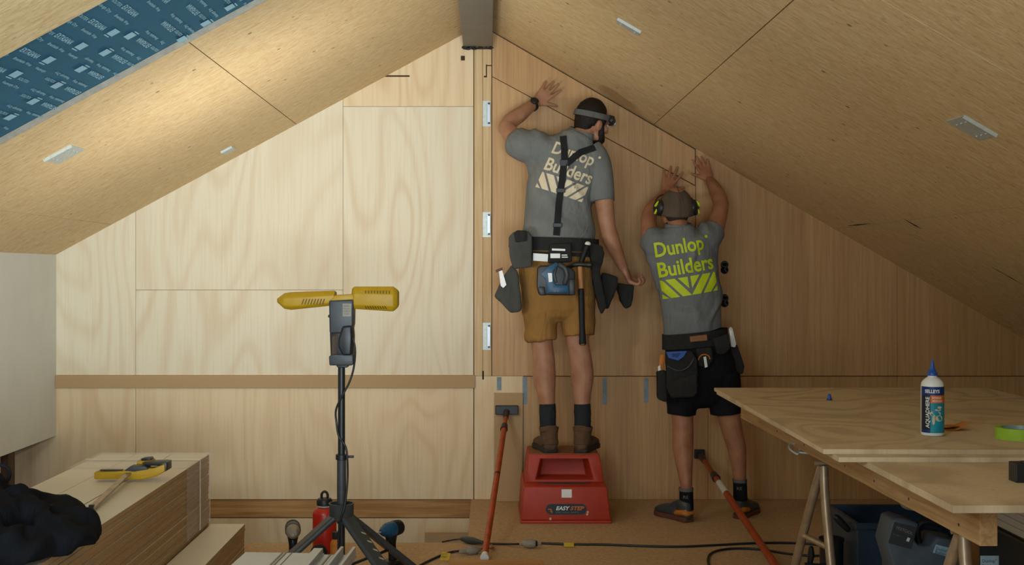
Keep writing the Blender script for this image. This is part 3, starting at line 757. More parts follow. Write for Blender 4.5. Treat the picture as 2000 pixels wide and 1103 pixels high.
head([(541, [(583, .0), (584, -.005), (586, -.005), (590, .0), (590, .03), (584, .03)]), (556, sec(572, 603, 0, -.03, .04)), (570, sec(570, 605, 0)), (655, sec(567, 596, 0))],
     lambda m: slots(m, 592, 632, 8, 583, 594, (-.0345, -.0325), 4),
     lambda m: m.hexa([tp(575, 599, .0505), tp(648, 593, .0505), tp(648, 572, .0505), tp(575, 576, .0505)], [tp(575, 599, .0525), tp(648, 593, .0525), tp(648, 572, .0525), tp(575, 576, .0525)]))
head([(688, sec(563, 598, 0, -.03, .05)), (693, sec(559, 603, 0, -.045, .06)), (769, sec(559, 608, 0, -.045, .06)), (778, sec(566, 600, 0, -.03, .05))],
     lambda m: (slots(m, 716, 762, 9, 567, 578, (-.040, -.043), 0), slots(m, 718, 756, 9, 597, 603, (-.041, -.030), -3)),
     lambda m: m.hexa([tp(698, 600, .0605), tp(764, 604, .0605), tp(764, 566, .0605), tp(698, 565, .0605)], [tp(698, 600, .0625), tp(764, 604, .0625), tp(764, 566, .0625), tp(698, 565, .0625)]))
m = MB(); m.tube([tp(690, 655, -.04), tp(696, 680, -.045), tp(693, 715, -.035), tp(684, 745, -.03), tp(668, 775, -.026), tp(657, 800, -.015), tp(658, 825, -.012), tp(663, 850, -.022), tp(676, 870, -.022), tp(680, 895, -.028), tp(680, 940, -.026), tp(676, 985, -.055), tp(668, 1010, -.058), tp(664, 1050, -.05), tp(664, 1120, -.05), V(cx-.01, YT-.10, .01), V(cx-.2, YT-.2, .006)], .0042, sub=6); m.build('power_cable', M['black_plastic'], t, smooth=True)

# ------------------------------------------------------------------ drills
def driver(loc, rz, label, kind, scale=1.0):
    t = thing('impact_driver' if kind else 'cordless_drill', label, 'drill', loc)
    Mx = Matrix.Translation(Vector(loc)) @ Matrix.Rotation(rz, 4, 'Z') @ Matrix.Scale(scale, 4)
    def B_(): return MB(Mx)
    m = B_(); m.box(-.055, .055, -.038, .038, 0, .045); bt = m.build('battery', M['black_plastic'], t, bevel=.007, seg=3, smooth=True)
    m = B_(); m.box(-.05, .052, -.035, .035, .046, .062); m.build('foot', M['black_plastic'], t, bevel=.006, smooth=True)
    m = B_(); m.sweep([(-.012, 0, .055), (-.006, 0, .09), (.002, 0, .13), (.004, 0, .165)], [(.019, .026), (.017, .021), (.018, .023), (.024, .03)], side=(0, 1, 0)); m.build('grip', M['black'], t, smooth=True)
    m = B_(); m.box(.022, .034, -.007, .007, .125, .155); m.build('trigger', M['black_plastic'], t, bevel=.004, smooth=True)
    zb = .195
    m = B_(); m.lathe((-.062, 0, zb), (1, 0, 0), [(.012, -.004), (.024, .0), (.032, .010), (.034, .03), (.034, .052), (.033, .056)], 28); m.build('motor_cap', M['black'], t, smooth=True)
    m = B_(); m.lathe((-.006, 0, zb), (1, 0, 0), [(.033, 0), (.034, .01), (.033, .03), (.029, .045)] if kind else [(.033, 0), (.034, .01), (.034, .04), (.03, .05)], 28); m.build('body', M['teal'] if kind else M['grey_plastic'], t, smooth=True)
    m = B_(); m.lathe((.040, 0, zb), (1, 0, 0), [(.027, 0), (.022, .018), (.013, .032), (.010, .036)] if kind else [(.03, 0), (.031, .012), (.028, .03), (.022, .05), (.014, .06)], 28); m.build('chuck', M['teal'] if kind else M['label_grey'], t, smooth=True)
    m = B_(); m.cyl((.075, 0, zb), (.135 if kind else .12, 0, zb), .004, .003, n=8); m.build('driver_bit', M['galv'], t, smooth=True)
    return t
p = at(765, 1140, -1.72); driver((p.x, -1.72, 0), math.radians(236), 'blue and black impact driver standing right of the tripod', 1)
driver((at(572, 0, -1.72).x, -1.72, 0), math.radians(-80), 'black drill with grey chuck standing left of tripod, facing camera', 0)

# ------------------------------------------------------------------ drink bottles behind the tripod
c = V(at(634, 0, -1.33).x, -1.33, 0)
t = thing('drink_bottle', 'large red drink bottle with black loop lid behind the tripod', 'bottle', c)
m = MB(); m.lathe(c, (0, 0, 1), [(.048, 0), (.054, .003), (.056, .012), (.056, .185), (.052, .2), (.038, .213), (.034, .216)], 36); m.build('bottle_body', M['red_bottle'], t, smooth=True)
m = MB(); m.lathe(c, (0, 0, 1), [(.032, .2165), (.035, .218), (.035, .224), (.03, .2245)], 32); m.build('neck_ring', M['galv'], t, smooth=True)
m = MB(); m.lathe(c, (0, 0, 1), [(.034, .2245), (.0375, .227), (.0375, .246), (.031, .256), (.013, .26)], 32); lid = m.build('lid', M['black_plastic'], t, smooth=True)
m = MB(); m.sweep([c+V(-.014, 0, .257), c+V(-.013, 0, .278), c+V(0, 0, .288), c+V(.013, 0, .278), c+V(.014, 0, .257)], [(.010, .006)]*5, side=(0, 1, 0)); m.build('carry_loop', M['black_plastic'], lid, smooth=True)
c = V(at(656, 0, -1.47).x, -1.47, 0)
t = thing('sauce_bottle', 'small amber bottle with black cap between tripod legs', 'bottle', c)
m = MB(); m.lathe(c, (0, 0, 1), [(.022, 0), (.026, .003), (.026, .075), (.02, .09), (.013, .098)], 24); m.build('bottle_body', M['shoe_orange'], t, smooth=True)
m = MB(); m.lathe(c, (0, 0, 1), [(.017, .098), (.018, .1), (.018, .128), (.016, .13)], 24); m.build('cap', M['black_plastic'], t, smooth=True)
c = V(at(622, 0, -1.6).x, -1.6, 0)
t = thing('hearing_cup', 'round black plastic tool head behind the left tripod leg', 'tool', c)
m = MB(); m.lathe(c+V(0, .02, .06), (0, -1, 0), [(.025, -.02), (.036, -.012), (.038, .01), (.028, .022)], 24); m.build('cup', M['black'], t, smooth=True)
m = MB(); m.box(c.x-.03, c.x+.03, c.y-.03, c.y+.05, 0, .03); m.build('base', M['black_plastic'], t, bevel=.006)

# ------------------------------------------------------------------ aluminium rails on a low trestle in the foreground
t = thing('aluminium_rail', 'wide pale aluminium saw rail with grooves at the bottom centre foreground', 'rail', (-.55, -3.6, .43))
zr = .44; yr = -3.22
def rx(px): return (px-955)/(F/(yr-CAMY))
x0, x1 = rx(478), rx(697)
Rm = Matrix.Translation(V((x0+x1)/2, yr, zr)) @ Matrix.Rotation(math.radians(-3.5), 4, 'Z')
hw = (x1-x0)/2
m = MB(Rm); m.box(-hw, hw*.42, -1.15, 0, -.012, 0); m.box(hw*.42, hw, -1.15, 0, -.012, -.004); m.build('rail_plate', M['alu'], t)
m = MB(Rm)
for f0, f1, z in ((.18, .50, .016), (.86, .885, .022), (.97, .995, .022)):
    m.box(-hw+2*hw*f0*1 if False else -hw+2*hw*(f0 if f0 > .5 else .62), -hw+2*hw*(f1 if f1 > .5 else .70), -1.15, .0, .0005 if z < .02 else -.0035, z)
m.build('rib', M['alu'], t)
m = MB(Rm)
for f0, f1 in ((.33, .345), (.36, .375), (.42, .425), (.76, .775), (.80, .805)):
    m.box(-hw+2*hw*f0, -hw+2*hw*f1, -1.15, .0005, -.0035 if f0 > .7 else .0002, .0016 if f0 < .7 else -.002)
m.build('groove_strip', M['alu_side'], t)
t2 = thing('saw_horse', 'low timber saw horse carrying the aluminium rail', 'saw horse', (-.55, -3.75, 0))
m = MB(); m.box(-1.0, -.25, -3.80, -3.71, .36, .4275); m.build('top_beam', M['stud_x'], t2, bevel=.003)
for sx in (-.95, -.30):
    for sy in (-1, 1):
        m = MB(); m.hexa([(sx-.02, -3.755+sy*.16-.02, 0), (sx+.02, -3.755+sy*.16-.02, 0), (sx+.02, -3.755+sy*.16+.02, 0), (sx-.02, -3.755+sy*.16+.02, 0)], [(sx-.02, -3.755+sy*.02-.02, .36), (sx+.02, -3.755+sy*.02-.02, .36), (sx+.02, -3.755+sy*.02+.02, .36), (sx-.02, -3.755+sy*.02+.02, .36)]); m.build('leg', M['stud'], t2)

# ------------------------------------------------------------------ red step stool
YS = -.668
def sp(px, py, y): return at(px, py, y)
t = thing('step_stool', 'red plastic two-tread step stool with worn edges under the taller man', 'step stool', (at(1105, 0, YS).x, -.42, 0))
xl0, xr0 = at(1018, 0, YS).x, at(1193, 0, YS).x
xl1, xr1 = at(1023, 0, YS).x, at(1186, 0, YS).x
yb0 = -.17
z1 = .19; z2 = .337
m = MB()
m.taper((xl0-.006, xr0+.006, YS-.006, yb0+.006), 0.0, (xl0-.004, xr0+.004, YS-.004, yb0+.004), .016)
m.taper((xl0, xr0, YS, yb0), .016, (xl1, xr1, YS+.012, yb0-.006), z1)
m.build('lower_step', M['red'], t, bevel=.006, seg=3, smooth=True)
# upper block with an open front
YU0, YU1 = -.525, -.50
ax0, ax1 = at(1026, 0, YU0).x, at(1180, 0, YU0).x
bx0, bx1 = at(1033, 0, YU1).x, at(1171, 0, YU1).x
zt_ = z2
def fr(u, v): # point on front face
    xa = ax0+(ax1-ax0)*u; xb = bx0+(bx1-bx0)*u
    return V(xa+(xb-xa)*v, YU0+(YU1-YU0)*v, z1+(zt_-z1)*v)
m = MB()
o_ = [fr(0, 0), fr(1, 0), fr(1, 1), fr(0, 1)]; i_ = [fr(.13, .10), fr(.87, .10), fr(.83, .84), fr(.17, .84)]
bk = [V(p.x*1, -.36, p.z) for p in [fr(.20, .10), fr(.80, .10), fr(.78, .80), fr(.22, .80)]]
rear = [V(ax0, yb0, z1), V(ax1, yb0, z1), V(bx1, yb0-.02, zt_), V(bx0, yb0-.02, zt_)]
vo = [m.v(p) for p in o_]; vi = [m.v(p) for p in i_]; vb = [m.v(p) for p in bk]; vr = [m.v(p) for p in rear]
for k in range(4):
    k2 = (k+1) % 4
    m.f([vo[k], vo[k2], vi[k2], vi[k]]); m.f([vi[k], vi[k2], vb[k2], vb[k]]); m.f([vo[k2], vo[k], vr[k], vr[k2]])
m.f(vb); m.f(vr[::-1])
m.build('upper_step', M['red'], t, bevel=.005, seg=3, smooth=True)
m = MB(); m.box(bx0+.008, bx1-.008, YU1+.008, yb0-.028, zt_, zt_+.003)
m.build('top_tread', M['leather_tan'], t, bevel=.001)
m = MB(); xm = (xl1+xr1)/2; m.prism_z([(xm+.15*math.cos(a), YS+.135+.03*math.sin(a)*-1 if False else YS+.14-.055*math.sin(a)) for a in [PI*k/12 for k in range(13)]], z1, z1+.002); m.build('step_tread', M['grey_plastic'], t)
def front(px, py): # on the lower front face
    v = at(px, py, YS); f_ = max(0, (v.z-.016))/(z1-.016); return V(v.x, YS+.012*f_-.0006, v.z)
m = MB(); m.f([m.v(front(*q)) for q in ((1097, 956), (1117, 956), (1117, 972), (1097, 972))]); m.build('blank_label', M['bottle_white'], t)
m = MB(); pts = []
for k in range(24):
    a = 2*PI*k/24; x = 1106+(29 if math.cos(a) > 0 else -29)+11*math.cos(a); pts.append(m.v(front(x, 994.5-10.5*math.sin(a))))
m.f(pts); lb = m.build('name_plate', M['ink'], t)
def tface(px, py, e=.0012): v = front(px, py); return V(v.x, v.y-e, v.z)
r_ = V(1, 0, 0); u_ = V(0, .069, 1).normalized()
m = MB(); add_text(m, 'EASY', tface(1086, 996), r_, u_, width=.073, height=.020, offset=.03, shear=.25)
m.build('lettering', M['bottle_white'], lb)
m = MB(); add_text(m, 'STEP', tface(1114, 996), r_, u_, width=.073, height=.020, offset=.03, shear=.25)
m.build('lettering', M['lab_orange'], lb)
for k in (0, 1):
    m = MB(); o = tface(1070+k*4, 1002); s_ = .022-.009*k
    for a, c, ww, hh in ((0, s_-.004, s_, .0045), (s_-.0045, 0, .0045, s_)): quad(m, o+r_*(a)+u_*c*1, r_, u_, ww, hh)
    m.build('chevron', M['lab_orange'], lb)
m = MB(); add_text(m, 'STEP STOOL SAFETY', tface(1086, 1001.5), r_, u_, width=.12, height=.006); m.build('lettering', M['label_grey'], lb)
m = MB()
for (px, py, r) in ((1075, 1013, .007), (1079, 1019, .008), (1096, 1020, .004), (1148, 1000, .006), (1147, 1004, .006), (1113, 1021, .004)):
    c = front(px, py)
    m.f([m.v(c+V(r*math.cos(a)*random.uniform(.7, 1.2), -.0006, r*math.sin(a)*random.uniform(.7, 1.4))) for a in [2*PI*k/9 for k in range(9)]])
m.build('paint_spot', M['lab_cream'], t)

# ------------------------------------------------------------------ cables on the floor
def fz(px, py, z=.006): return atz(px, py, z)
t = thing('extension_cord', 'black extension cord running along floor in front of the step stool', 'cord', fz(1040, 1061, 0))
m = MB(); m.tube([fz(1050, 1060), fz(1075, 1061), fz(1120, 1062.5), fz(1180, 1063), fz(1260, 1066), fz(1330, 1067), fz(1400, 1064), fz(1480, 1060), fz(1550, 1060), fz(1600, 1064), fz(1628, 1073), fz(1622, 1082), fz(1590, 1085), fz(1540, 1081), fz(1480, 1072), fz(1430, 1071), fz(1395, 1077), fz(1383, 1090), fz(1390, 1112), fz(1430, 1140)], .0055, n=10); m.build('cable', M['black_plastic'], t, smooth=True)
m = MB(); m.lathe(fz(1016, 1061, .022), (1, .0, 0), [(.006, 0), (.012, .01), (.020, .03), (.022, .055), (.018, .07), (.009, .085), (.007, .10)], 20); m.build('socket', M['label_grey'], t, smooth=True)
m = MB(); m.lathe(fz(1041, 1061, .022), (1, .0, 0), [(.016, 0), (.0185, .006), (.014, .018), (.008, .024)], 20); m.build('plug', M['black_plastic'], t, smooth=True)
m = MB(); c = fz(1111, 1063, .013); m.box(c.x-.024, c.x+.024, c.y-.006, c.y+.006, .003, .022); m.build('cable_tag', M['tag_yellow'], t)
t = thing('cable_coupling', 'grey cable connector with thin cable lying left of orange pole', 'connector', fz(930, 1056, 0))
m = MB(); m.tube([fz(1013, 1062, .02), fz(985, 1062), fz(950, 1061), fz(940, 1059)], .005); m.build('cable', M['black_plastic'], t, smooth=True)
m = MB(); m.tube([fz(903, 1052, .012), fz(885, 1054), fz(864, 1058)], .004); m.build('cable', M['stud_dark'], t, smooth=True)
p, q = fz(902, 1052, .018), fz(942, 1059, .018); m = MB(); m.sweep([p, p+(q-p)*.3, p+(q-p)*.6, q], [.010, .017, .016, .009]); m.build('connector', M['grey_plastic'], t, smooth=True)
t = thing('tagged_lead', 'black lead with a yellow tag and grey plug at the bottom centre', 'cord', fz(900, 1078, 0))
m = MB(); m.tube([fz(812, 1108), fz(835, 1096), fz(862, 1084), fz(885, 1077), fz(905, 1075, .015)], .0055); m.build('cable', M['black_plastic'], t, smooth=True)
p, q = fz(900, 1077, .018), fz(935, 1073, .018); m = MB(); m.sweep([p, p+(q-p)*.35, p+(q-p)*.42, p+(q-p)*.75, q], [.009, .012, .021, .021, .012]); m.build('plug', M['label_grey'], t, smooth=True)
m = MB(); m.tube([q, fz(945, 1070, .016), fz(962, 1070, .012), fz(960, 1064)], .005); m.build('lead_end', M['leather_tan'], t, smooth=True)
m = MB(); c = fz(869, 1085, .022); m.prism_y([(c.x-.024, .003), (c.x+.018, .001), (c.x+.026, .034), (c.x-.014, .040)], c.y-.001, c.y+.001); tg = m.build('cable_tag', M['tag_yellow'], t)
m = MB(); add_text(m, 'TESTED', V(c.x-.017, c.y-.0016, .026), (1, 0, .05), (0, 0, 1), width=.03); add_text(m, 'PASS', V(c.x-.016, c.y-.0016, .012), (1, 0, .05), (0, 0, 1), width=.028); m.build('tag_text', M['ink'], tg)

# ------------------------------------------------------------------ work bench
ZTOP = .78
def top_at(px, py, z=ZTOP): return atz(px, py, z)
fl_, fr_ = top_at(1395, 757), top_at(1925, 757)
nl_ = top_at(1608, 877); nr_ = nl_+V(1.30, -.022, 0); 
sheets = []
rt = math.radians(-1.0)
t = thing('bench_sheet', 'upper pair of worn plywood sheets on the bench, carrying the glue bottle', 'plywood sheet', (1.6, -2.4, .744))
for k, lbl in ((0, 'upper ply'), (1, 'second ply')):
    z0 = ZTOP-.015*(k+1)+.0003; z1_ = ZTOP-.015*k; off = k*.028
    m = MB(); P = [(nl_.x+off, nl_.y-off*.0), (nr_.x, nr_.y), (fr_.x, fr_.y), (fl_.x+off*.4, fl_.y)]
    if k: P[0] = (nl_.x+.03, nl_.y-.06); P[1] = (nr_.x, nr_.y-.06)
    m.prism_z(P, z0, z1_); bmesh.ops.recalc_face_normals(m.bm, faces=m.bm.faces)
    for f_ in m.bm.faces:
        if abs(f_.normal.z) < .5: f_.material_index = 1
    m.build('sheet', [M['table_top'], M['ply_edge']], t)
zl = .7497
t = thing('bench_sheet', 'lower plywood sheet on bench, jutting out toward the camera at right', 'plywood sheet', (1.8, -3, zl-.019))
m = MB(); a = atz(1861, 987, zl); m.prism_z([(a.x, a.y), (a.x+1.25, a.y+.02), (2.40, -1.6), (1.14, -1.6)], zl-.0185, zl); bmesh.ops.recalc_face_normals(m.bm, faces=m.bm.faces)
for f_ in m.bm.faces:
    if abs(f_.normal.z) < .5: f_.material_index = 1
m.build('sheet', [M['table_top'], M['ply_edge']], t)
zb = zl-.0188
t = thing('work_bench', 'timber bench frame with nailed rails under the plywood sheets', 'work bench', (1.8, -2.6, zb-.09))
YN = -3.96
for x, xf in ((1.235, 1.188), (2.33, 2.33)):
    m = MB(); m.hexa([(x, YN, zb-.102), (x+.045, YN, zb-.102), (xf+.045, -1.30, zb-.102), (xf, -1.30, zb-.102)], [(x, YN, zb), (x+.045, YN, zb), (xf+.045, -1.30, zb), (xf, -1.30, zb)]); m.build('long_rail', M['stud_y'], t, bevel=.002)
for y in (YN+.5, -2.6, -1.40):
    m = MB(); m.box(1.285, 2.329, y, y+.04, zb-.088, zb); m.build('cross_rail', M['stud_x'], t, bevel=.002)
for y in (-3.86, -3.5, -3.2, -2.9, -2.4, -2.0, -1.7):
    for dz in (.035, .075):
        xx = 1.235-.047*(y-YN)/(-1.30-YN); m = MB(); m.cyl((xx+.0005, y+dz*.4, zb-dz), (xx-.0012, y+dz*.4, zb-dz), .0045, n=8); m.build('nail_head', M['dark_metal'], t)
m = MB(); m.tube([V(1.21, -2.30, zb-.10), V(1.19, -2.34, zb-.115), V(1.17, -2.30, zb-.10), V(1.19, -2.24, zb-.09), V(1.24, -2.24, zb-.095)], .004); m.tube([V(1.20, -2.33, zb-.11), V(1.26, -2.36, zb-.112)], .004); tag(m.build('wire_hook', M['galv'], smooth=True), 'bent wire hook hanging under the far part of bench rail', 'hook')

def trestle(y, label, x_in, grp='steel trestles under the bench'):
    t = thing('steel_trestle', label, 'trestle', (1.7, y, 0), grp)
    zt = zb-.104
    for x in (x_in, 2.34):
        m = MB(); m.cyl((x-.03, y, zt-.010), (x+.03, y, zt-.010), .0095, n=16); m.build('top_tube', M['trestle'], t, smooth=True)
        for s_ in (-1, 1):
            m = MB(); m.tube([V(x, y+s_*.012, zt-.02), V(x-.005 if s_ < 0 else x-.03, y+s_*.06, .45), V(x-.01 if s_ < 0 else x-.09, y+s_*.24, .0)], .0165, n=16); m.build('leg', M['trestle'], t, smooth=True)
        m = MB(); m.cyl((x-.008, y-.10, .33), (x-.045, y+.10, .33), .011, n=12); m.build('leg_brace', M['trestle'], t, smooth=True)
    return t
trestle(-2.57, 'tubular steel trestle under the far half of bench, beside the orange pole', 1.225)
trestle(-3.72, 'tubular steel trestle under near end of bench, beside the grey dust extractor', 1.285)

# things on the bench
c = top_at(1821, 850)
t = thing('glue_bottle', 'white glue bottle with blue nozzle and teal label on the bench', 'glue bottle', c)
rb_ = .0365
m = MB(); m.lathe(c, (0, 0, 1), [(.030, 0), (.035, .003), (rb_, .008), (rb_, .165), (.034, .176), (.024, .187), (.015, .193), (.0145, .197)], 44); m.build('bottle_body', M['bottle_white'], t, smooth=True)
m = MB(); m.lathe(c, (0, 0, 1), [(.0165, .1975), (.017, .200), (.0155, .208), (.013, .211), (.0085, .218), (.006, .232), (.0045, .243), (.003, .248)], 24); m.build('nozzle', M['bottle_blue'], t, smooth=True)
def cyl_patch(m, a0, a1, z0, z1, r, n=14):
    L = []
    for k in range(n+1):
        a = a0+(a1-a0)*k/n; L.append((m.v(c+V(r*math.sin(a), -r*math.cos(a), z0)), m.v(c+V(r*math.sin(a), -r*math.cos(a), z1))))
    for p, q in zip(L, L[1:]): m.f([p[0], q[0], q[1], p[1]])
rr = rb_+.0005
def lab(nm, mat, a0, a1, z0, z1, e=0):
    m = MB(); cyl_patch(m, a0, a1, z0, z1, rr+e); return m.build(nm, M[mat], t, smooth=True)
A0, A1, AM = -1.5, 1.15, -.52
lab('label', 'lab_navy', A0, A1, .135, .163); lab('label', 'lab_black', A0, AM, .012, .135); lab('label', 'lab_orange', AM, A1, .110, .135)
lab('label', 'lab_teal', AM, A1, .012, .110); lab('label', 'lab_navy', A0, AM, .012, .022, .0002)
def wrap_text(m, body, a_start, z0, width, height, vertical=False, off=.01):
    vs, fs, wd, ht = text_mesh(body, offset=off); r = rr+.0006; nv = []
    for v in vs:
        X, Y_ = v.x/wd*width, v.y/ht*height
        if vertical: a = a_start-Y_/r; z = z0+X
        else: a = a_start+X/r; z = z0+Y_
        nv.append(m.v(c+V(r*math.sin(a), -r*math.cos(a), z)))
    for f_ in fs: m.f([nv[i] for i in f_])
m = MB(); wrap_text(m, 'SELLEYS', -1.0, .143, .048, .011, off=.03); wrap_text(m, 'AQUADHERE', -.60, .028, .102, .013, True, .02); wrap_text(m, 'INTERIOR', -.35, .124, .03, .006); wrap_text(m, 'WOOD GLUE', -.35, .114, .034, .006, off=.02)
m.build('lettering', M['bottle_white'], t)
m = MB(); 
for (a, z, ra, rz_) in ((-.1, .075, .5, .009), (.25, .060, .35, .010), (-.25, .055, .12, .016), (.3, .096, .22, .004), (.15, .088, .3, .003)):
    r = rr+.0005; m.f([m.v(c+V(r*math.sin(a+ra*math.cos(q)), -r*math.cos(a+ra*math.cos(q)), z+rz_*math.sin(q))) for q in [2*PI*k/20 for k in range(20)]])
m.build('label_picture', M['lab_cream'], t)
c2 = top_at(1620, 781); t = thing('nozzle_cap', 'tiny blue nozzle cap standing alone on the bench', 'cap', c2)
m = MB(); m.lathe(c2, (0, 0, 1), [(.010, 0), (.0105, .002), (.0075, .012), (.0065, .022), (.005, .026)], 20); m.build('cap_shell', M['bottle_blue'], t, smooth=True)
m = MB(); m.lathe(c2, (0, 0, 1), [(.0112, .0), (.0115, .003), (.0106, .004)], 20); m.build('cap_rim', M['lab_navy'], t, smooth=True)
m = MB(); p0 = top_at(1843, 840); s5 = F/(p0.y-CAMY)
pf = [(0, .002), (.035, .002), (.055, .010), (.082, .024)]
for (a, c_) in zip(pf, pf[1:]):
    m.hexa([(p0.x+a[0], p0.y-.02, p0.z+a[1]), (p0.x+c_[0], p0.y-.02, p0.z+c_[1]), (p0.x+c_[0], p0.y+.05, p0.z+c_[1]), (p0.x+a[0], p0.y+.05, p0.z+a[1])],
           [(p0.x+a[0], p0.y-.02, p0.z+a[1]+.0012), (p0.x+c_[0], p0.y-.02, p0.z+c_[1]+.0012), (p0.x+c_[0], p0.y+.05, p0.z+c_[1]+.0012), (p0.x+a[0], p0.y+.05, p0.z+a[1]+.0012)])
for (a, c_) in zip([(-.01, .006), (.03, .012), (.06, .012)], [(.03, .012), (.06, .012), (.08, .0235)]):
    m.hexa([(p0.x+a[0], p0.y+.0, p0.z+a[1]), (p0.x+c_[0], p0.y-.0, p0.z+c_[1]), (p0.x+c_[0], p0.y+.05, p0.z+c_[1]), (p0.x+a[0], p0.y+.05, p0.z+a[1])],
           [(p0.x+a[0], p0.y+.0, p0.z+a[1]+.0012), (p0.x+c_[0], p0.y-.0, p0.z+c_[1]+.0012), (p0.x+c_[0], p0.y+.05, p0.z+c_[1]+.0012), (p0.x+a[0], p0.y+.05, p0.z+a[1]+.0012)])
tag(m.build('sandpaper_sheet', M['sandpaper']), 'folded orange sandpaper piece beside the glue bottle', 'sandpaper')
c3 = top_at(2003, 860)+V(0, .05, 0); t = thing('tape_roll', 'green masking tape roll on the bench at the right edge', 'tape roll', c3)
m = MB(); n_ = 48
def ring_body(m, c, ro, ri, h):
    R4 = [[m.v(c+V(r*math.cos(2*PI*k/n_), r*math.sin(2*PI*k/n_), z)) for k in range(n_)] for r, z in ((ro, 0), (ro, h), (ri, h), (ri, 0))]
    for a in range(4):
        for k in range(n_): m.f([R4[a][k], R4[a][(k+1) % n_], R4[(a+1) % 4][(k+1) % n_], R4[(a+1) % 4][k]])
ring_body(m, c3, .072, .0555, .036); m.build('tape', M['tape_green'], t, smooth=True)
m = MB(); ring_body(m, c3+V(0, 0, .0005), .055, .052, .035); m.build('core', M['tape_core'], t, smooth=True)
p0 = atz(1985, 943, zl); m = MB(); m.box(p0.x, p0.x+.09, p0.y, p0.y+.05, zl+.0003, zl+.052); m.cyl((p0.x+.03, p0.y+.02, zl+.052), (p0.x+.03, p0.y+.02, zl+.056), .012)
tag(m.build('tool_case', M['black_plastic'], bevel=.004), 'small black box on lower sheet at the right edge of the picture', 'box')

# ------------------------------------------------------------------ gear below the bench
t = thing('storage_crate', 'dark blue open plastic crate on the floor beneath the bench', 'crate', (1.56, -2.15, 0))
Cx0, Cx1, Cy0, Cy1, CZ = 1.42, 1.80, -2.35, -1.98, .352
m = MB()
for (x0, x1, y0, y1) in ((Cx0, Cx1, Cy0, Cy0+.006), (Cx0, Cx1, Cy1-.006, Cy1), (Cx0, Cx0+.006, Cy0+.007, Cy1-.007), (Cx1-.006, Cx1, Cy0+.007, Cy1-.007)): m.box(x0, x1, y0, y1, .008, CZ)
m.box(Cx0, Cx1, Cy0, Cy1, 0, .0078); cr = m.build('crate_body', M['crate'], t, bevel=.0015)
m = MB()
for (x0, x1, y0, y1) in ((Cx0-.012, Cx1+.012, Cy0-.012, Cy0-.0005), (Cx0-.012, Cx1+.012, Cy1+.0005, Cy1+.012), (Cx0-.012, Cx0-.0005, Cy0, Cy1), (Cx1+.0005, Cx1+.012, Cy0, Cy1)): m.box(x0, x1, y0, y1, CZ-.022, CZ)
m.build('rim', M['crate'], t, bevel=.002)
m = MB(); m.sweep([(Cx0-.016, Cy0+.08, CZ-.04), (Cx0-.045, Cy0+.08, CZ-.01), (Cx0-.06, Cy0+.08, CZ+.005)], [.012, .014, .013]); m.build('handle', M['black_plastic'], t, smooth=True)
c = V(1.355, -2.22, 0); t = thing('cable_reel', 'black drum of coiled cable standing left of the crate', 'cable reel', c)
m = MB(); m.lathe(c, (0, 0, 1), [(.045, 0), (.046, .25), (.045, .266)], 24); m.build('drum', M['black_plastic'], t, smooth=True)
for z in (.0, .12, .255):
    m = MB(); m.lathe(c+V(0, 0, z), (0, 0, 1), [(.044, 0), (.049, .002), (.049, .012), (.044, .014)], 24); m.build('flange', M['black'], t, smooth=True)
c = V(1.245, -2.33, 0); t = thing('quick_clamp', 'black hand clamp with tee handle standing beside cable reel', 'clamp', c)
m = MB(); m.cyl(c, c+V(0, 0, .235), .007); m.build('bar', M['dark_metal'], t, smooth=True)
m = MB(); m.sweep([c+V(-.004, 0, .20), c+V(.0, 0, .225), c+V(.0, 0, .25)], [.011, .013, .01]); m.sweep([c+V(-.02, 0, .19), c+V(.03, 0, .185), c+V(.06, 0, .187)], [.006, .007, .007]); m.build('handle', M['black_plastic'], t, smooth=True)
# dust extractor, tilted against the crate side
YE = -2.75
t = thing('dust_extractor', 'dark grey dust extractor with pale sticker under the bench', 'dust extractor', (at(1800, 0, YE).x, YE+.15, 0))
m = MB(); m.slab([(1745, 1014), (1760, 1011), (1796, 1022), (1787, 1056), (1796, 1066), (1818, 1067), (1832, 1048), (1876, 1057), (1882, 1072), (1868, 1180), (1860, 1236), (1748, 1236), (1746, 1110), (1732, 1062)], YE, YE+.15, .03)
ex = m.build('housing', M['case'], t, bevel=.010, seg=3, smooth=True)
m = MB(); m.slab([(1747, 1019), (1790, 1030), (1779, 1072), (1735, 1060)], YE-.0025, YE-.0005); m.build('control_panel', M['grey_plastic'], t)
rr1, uu1 = V(.93, 0, -.37), V(.37, 0, .93)
m = MB(); add_text(m, 'FESTOOL', at(1750, 1032, YE-.0032), rr1, uu1, width=.062, offset=.01); m.build('lettering', M['label_grey'], ex)
m = MB(); add_text(m, 'CTL MIDI', at(1744, 1043, YE-.0032), rr1, uu1, width=.024); m.build('lettering', M['label_grey'], ex)
m = MB(); m.slab([(1773, 1049), (1778, 1051), (1775, 1058), (1770, 1056)], YE-.0035, YE-.0027); m.build('switch', M['bottle_white'], ex)
m = MB(); m.slab([(1828, 1063), (1856, 1070), (1850, 1087), (1822, 1079)], YE-.0025, YE-.0006); st = m.build('sticker', M['sticker'], t)
rr1, uu1 = V(.965, 0, -.26), V(.26, 0, .965)
m = MB(); add_text(m, 'Dunlop°', at(1828, 1073, YE-.0032), rr1, uu1, width=.042, height=.012); add_text(m, 'Builders', at(1826, 1080, YE-.0032), rr1, uu1, width=.044, height=.012); m.build('sticker_text', M['ink'], st)
m = MB(); m.sweep([at(1795, 1066, YE+.06), at(1792, 1030, YE+.06), at(1812, 1018, YE+.06), at(1850, 1030, YE+.06), at(1862, 1054, YE+.06)], [.012, .013, .013, .013, .012]); m.build('carry_handle', M['black_plastic'], t, smooth=True)
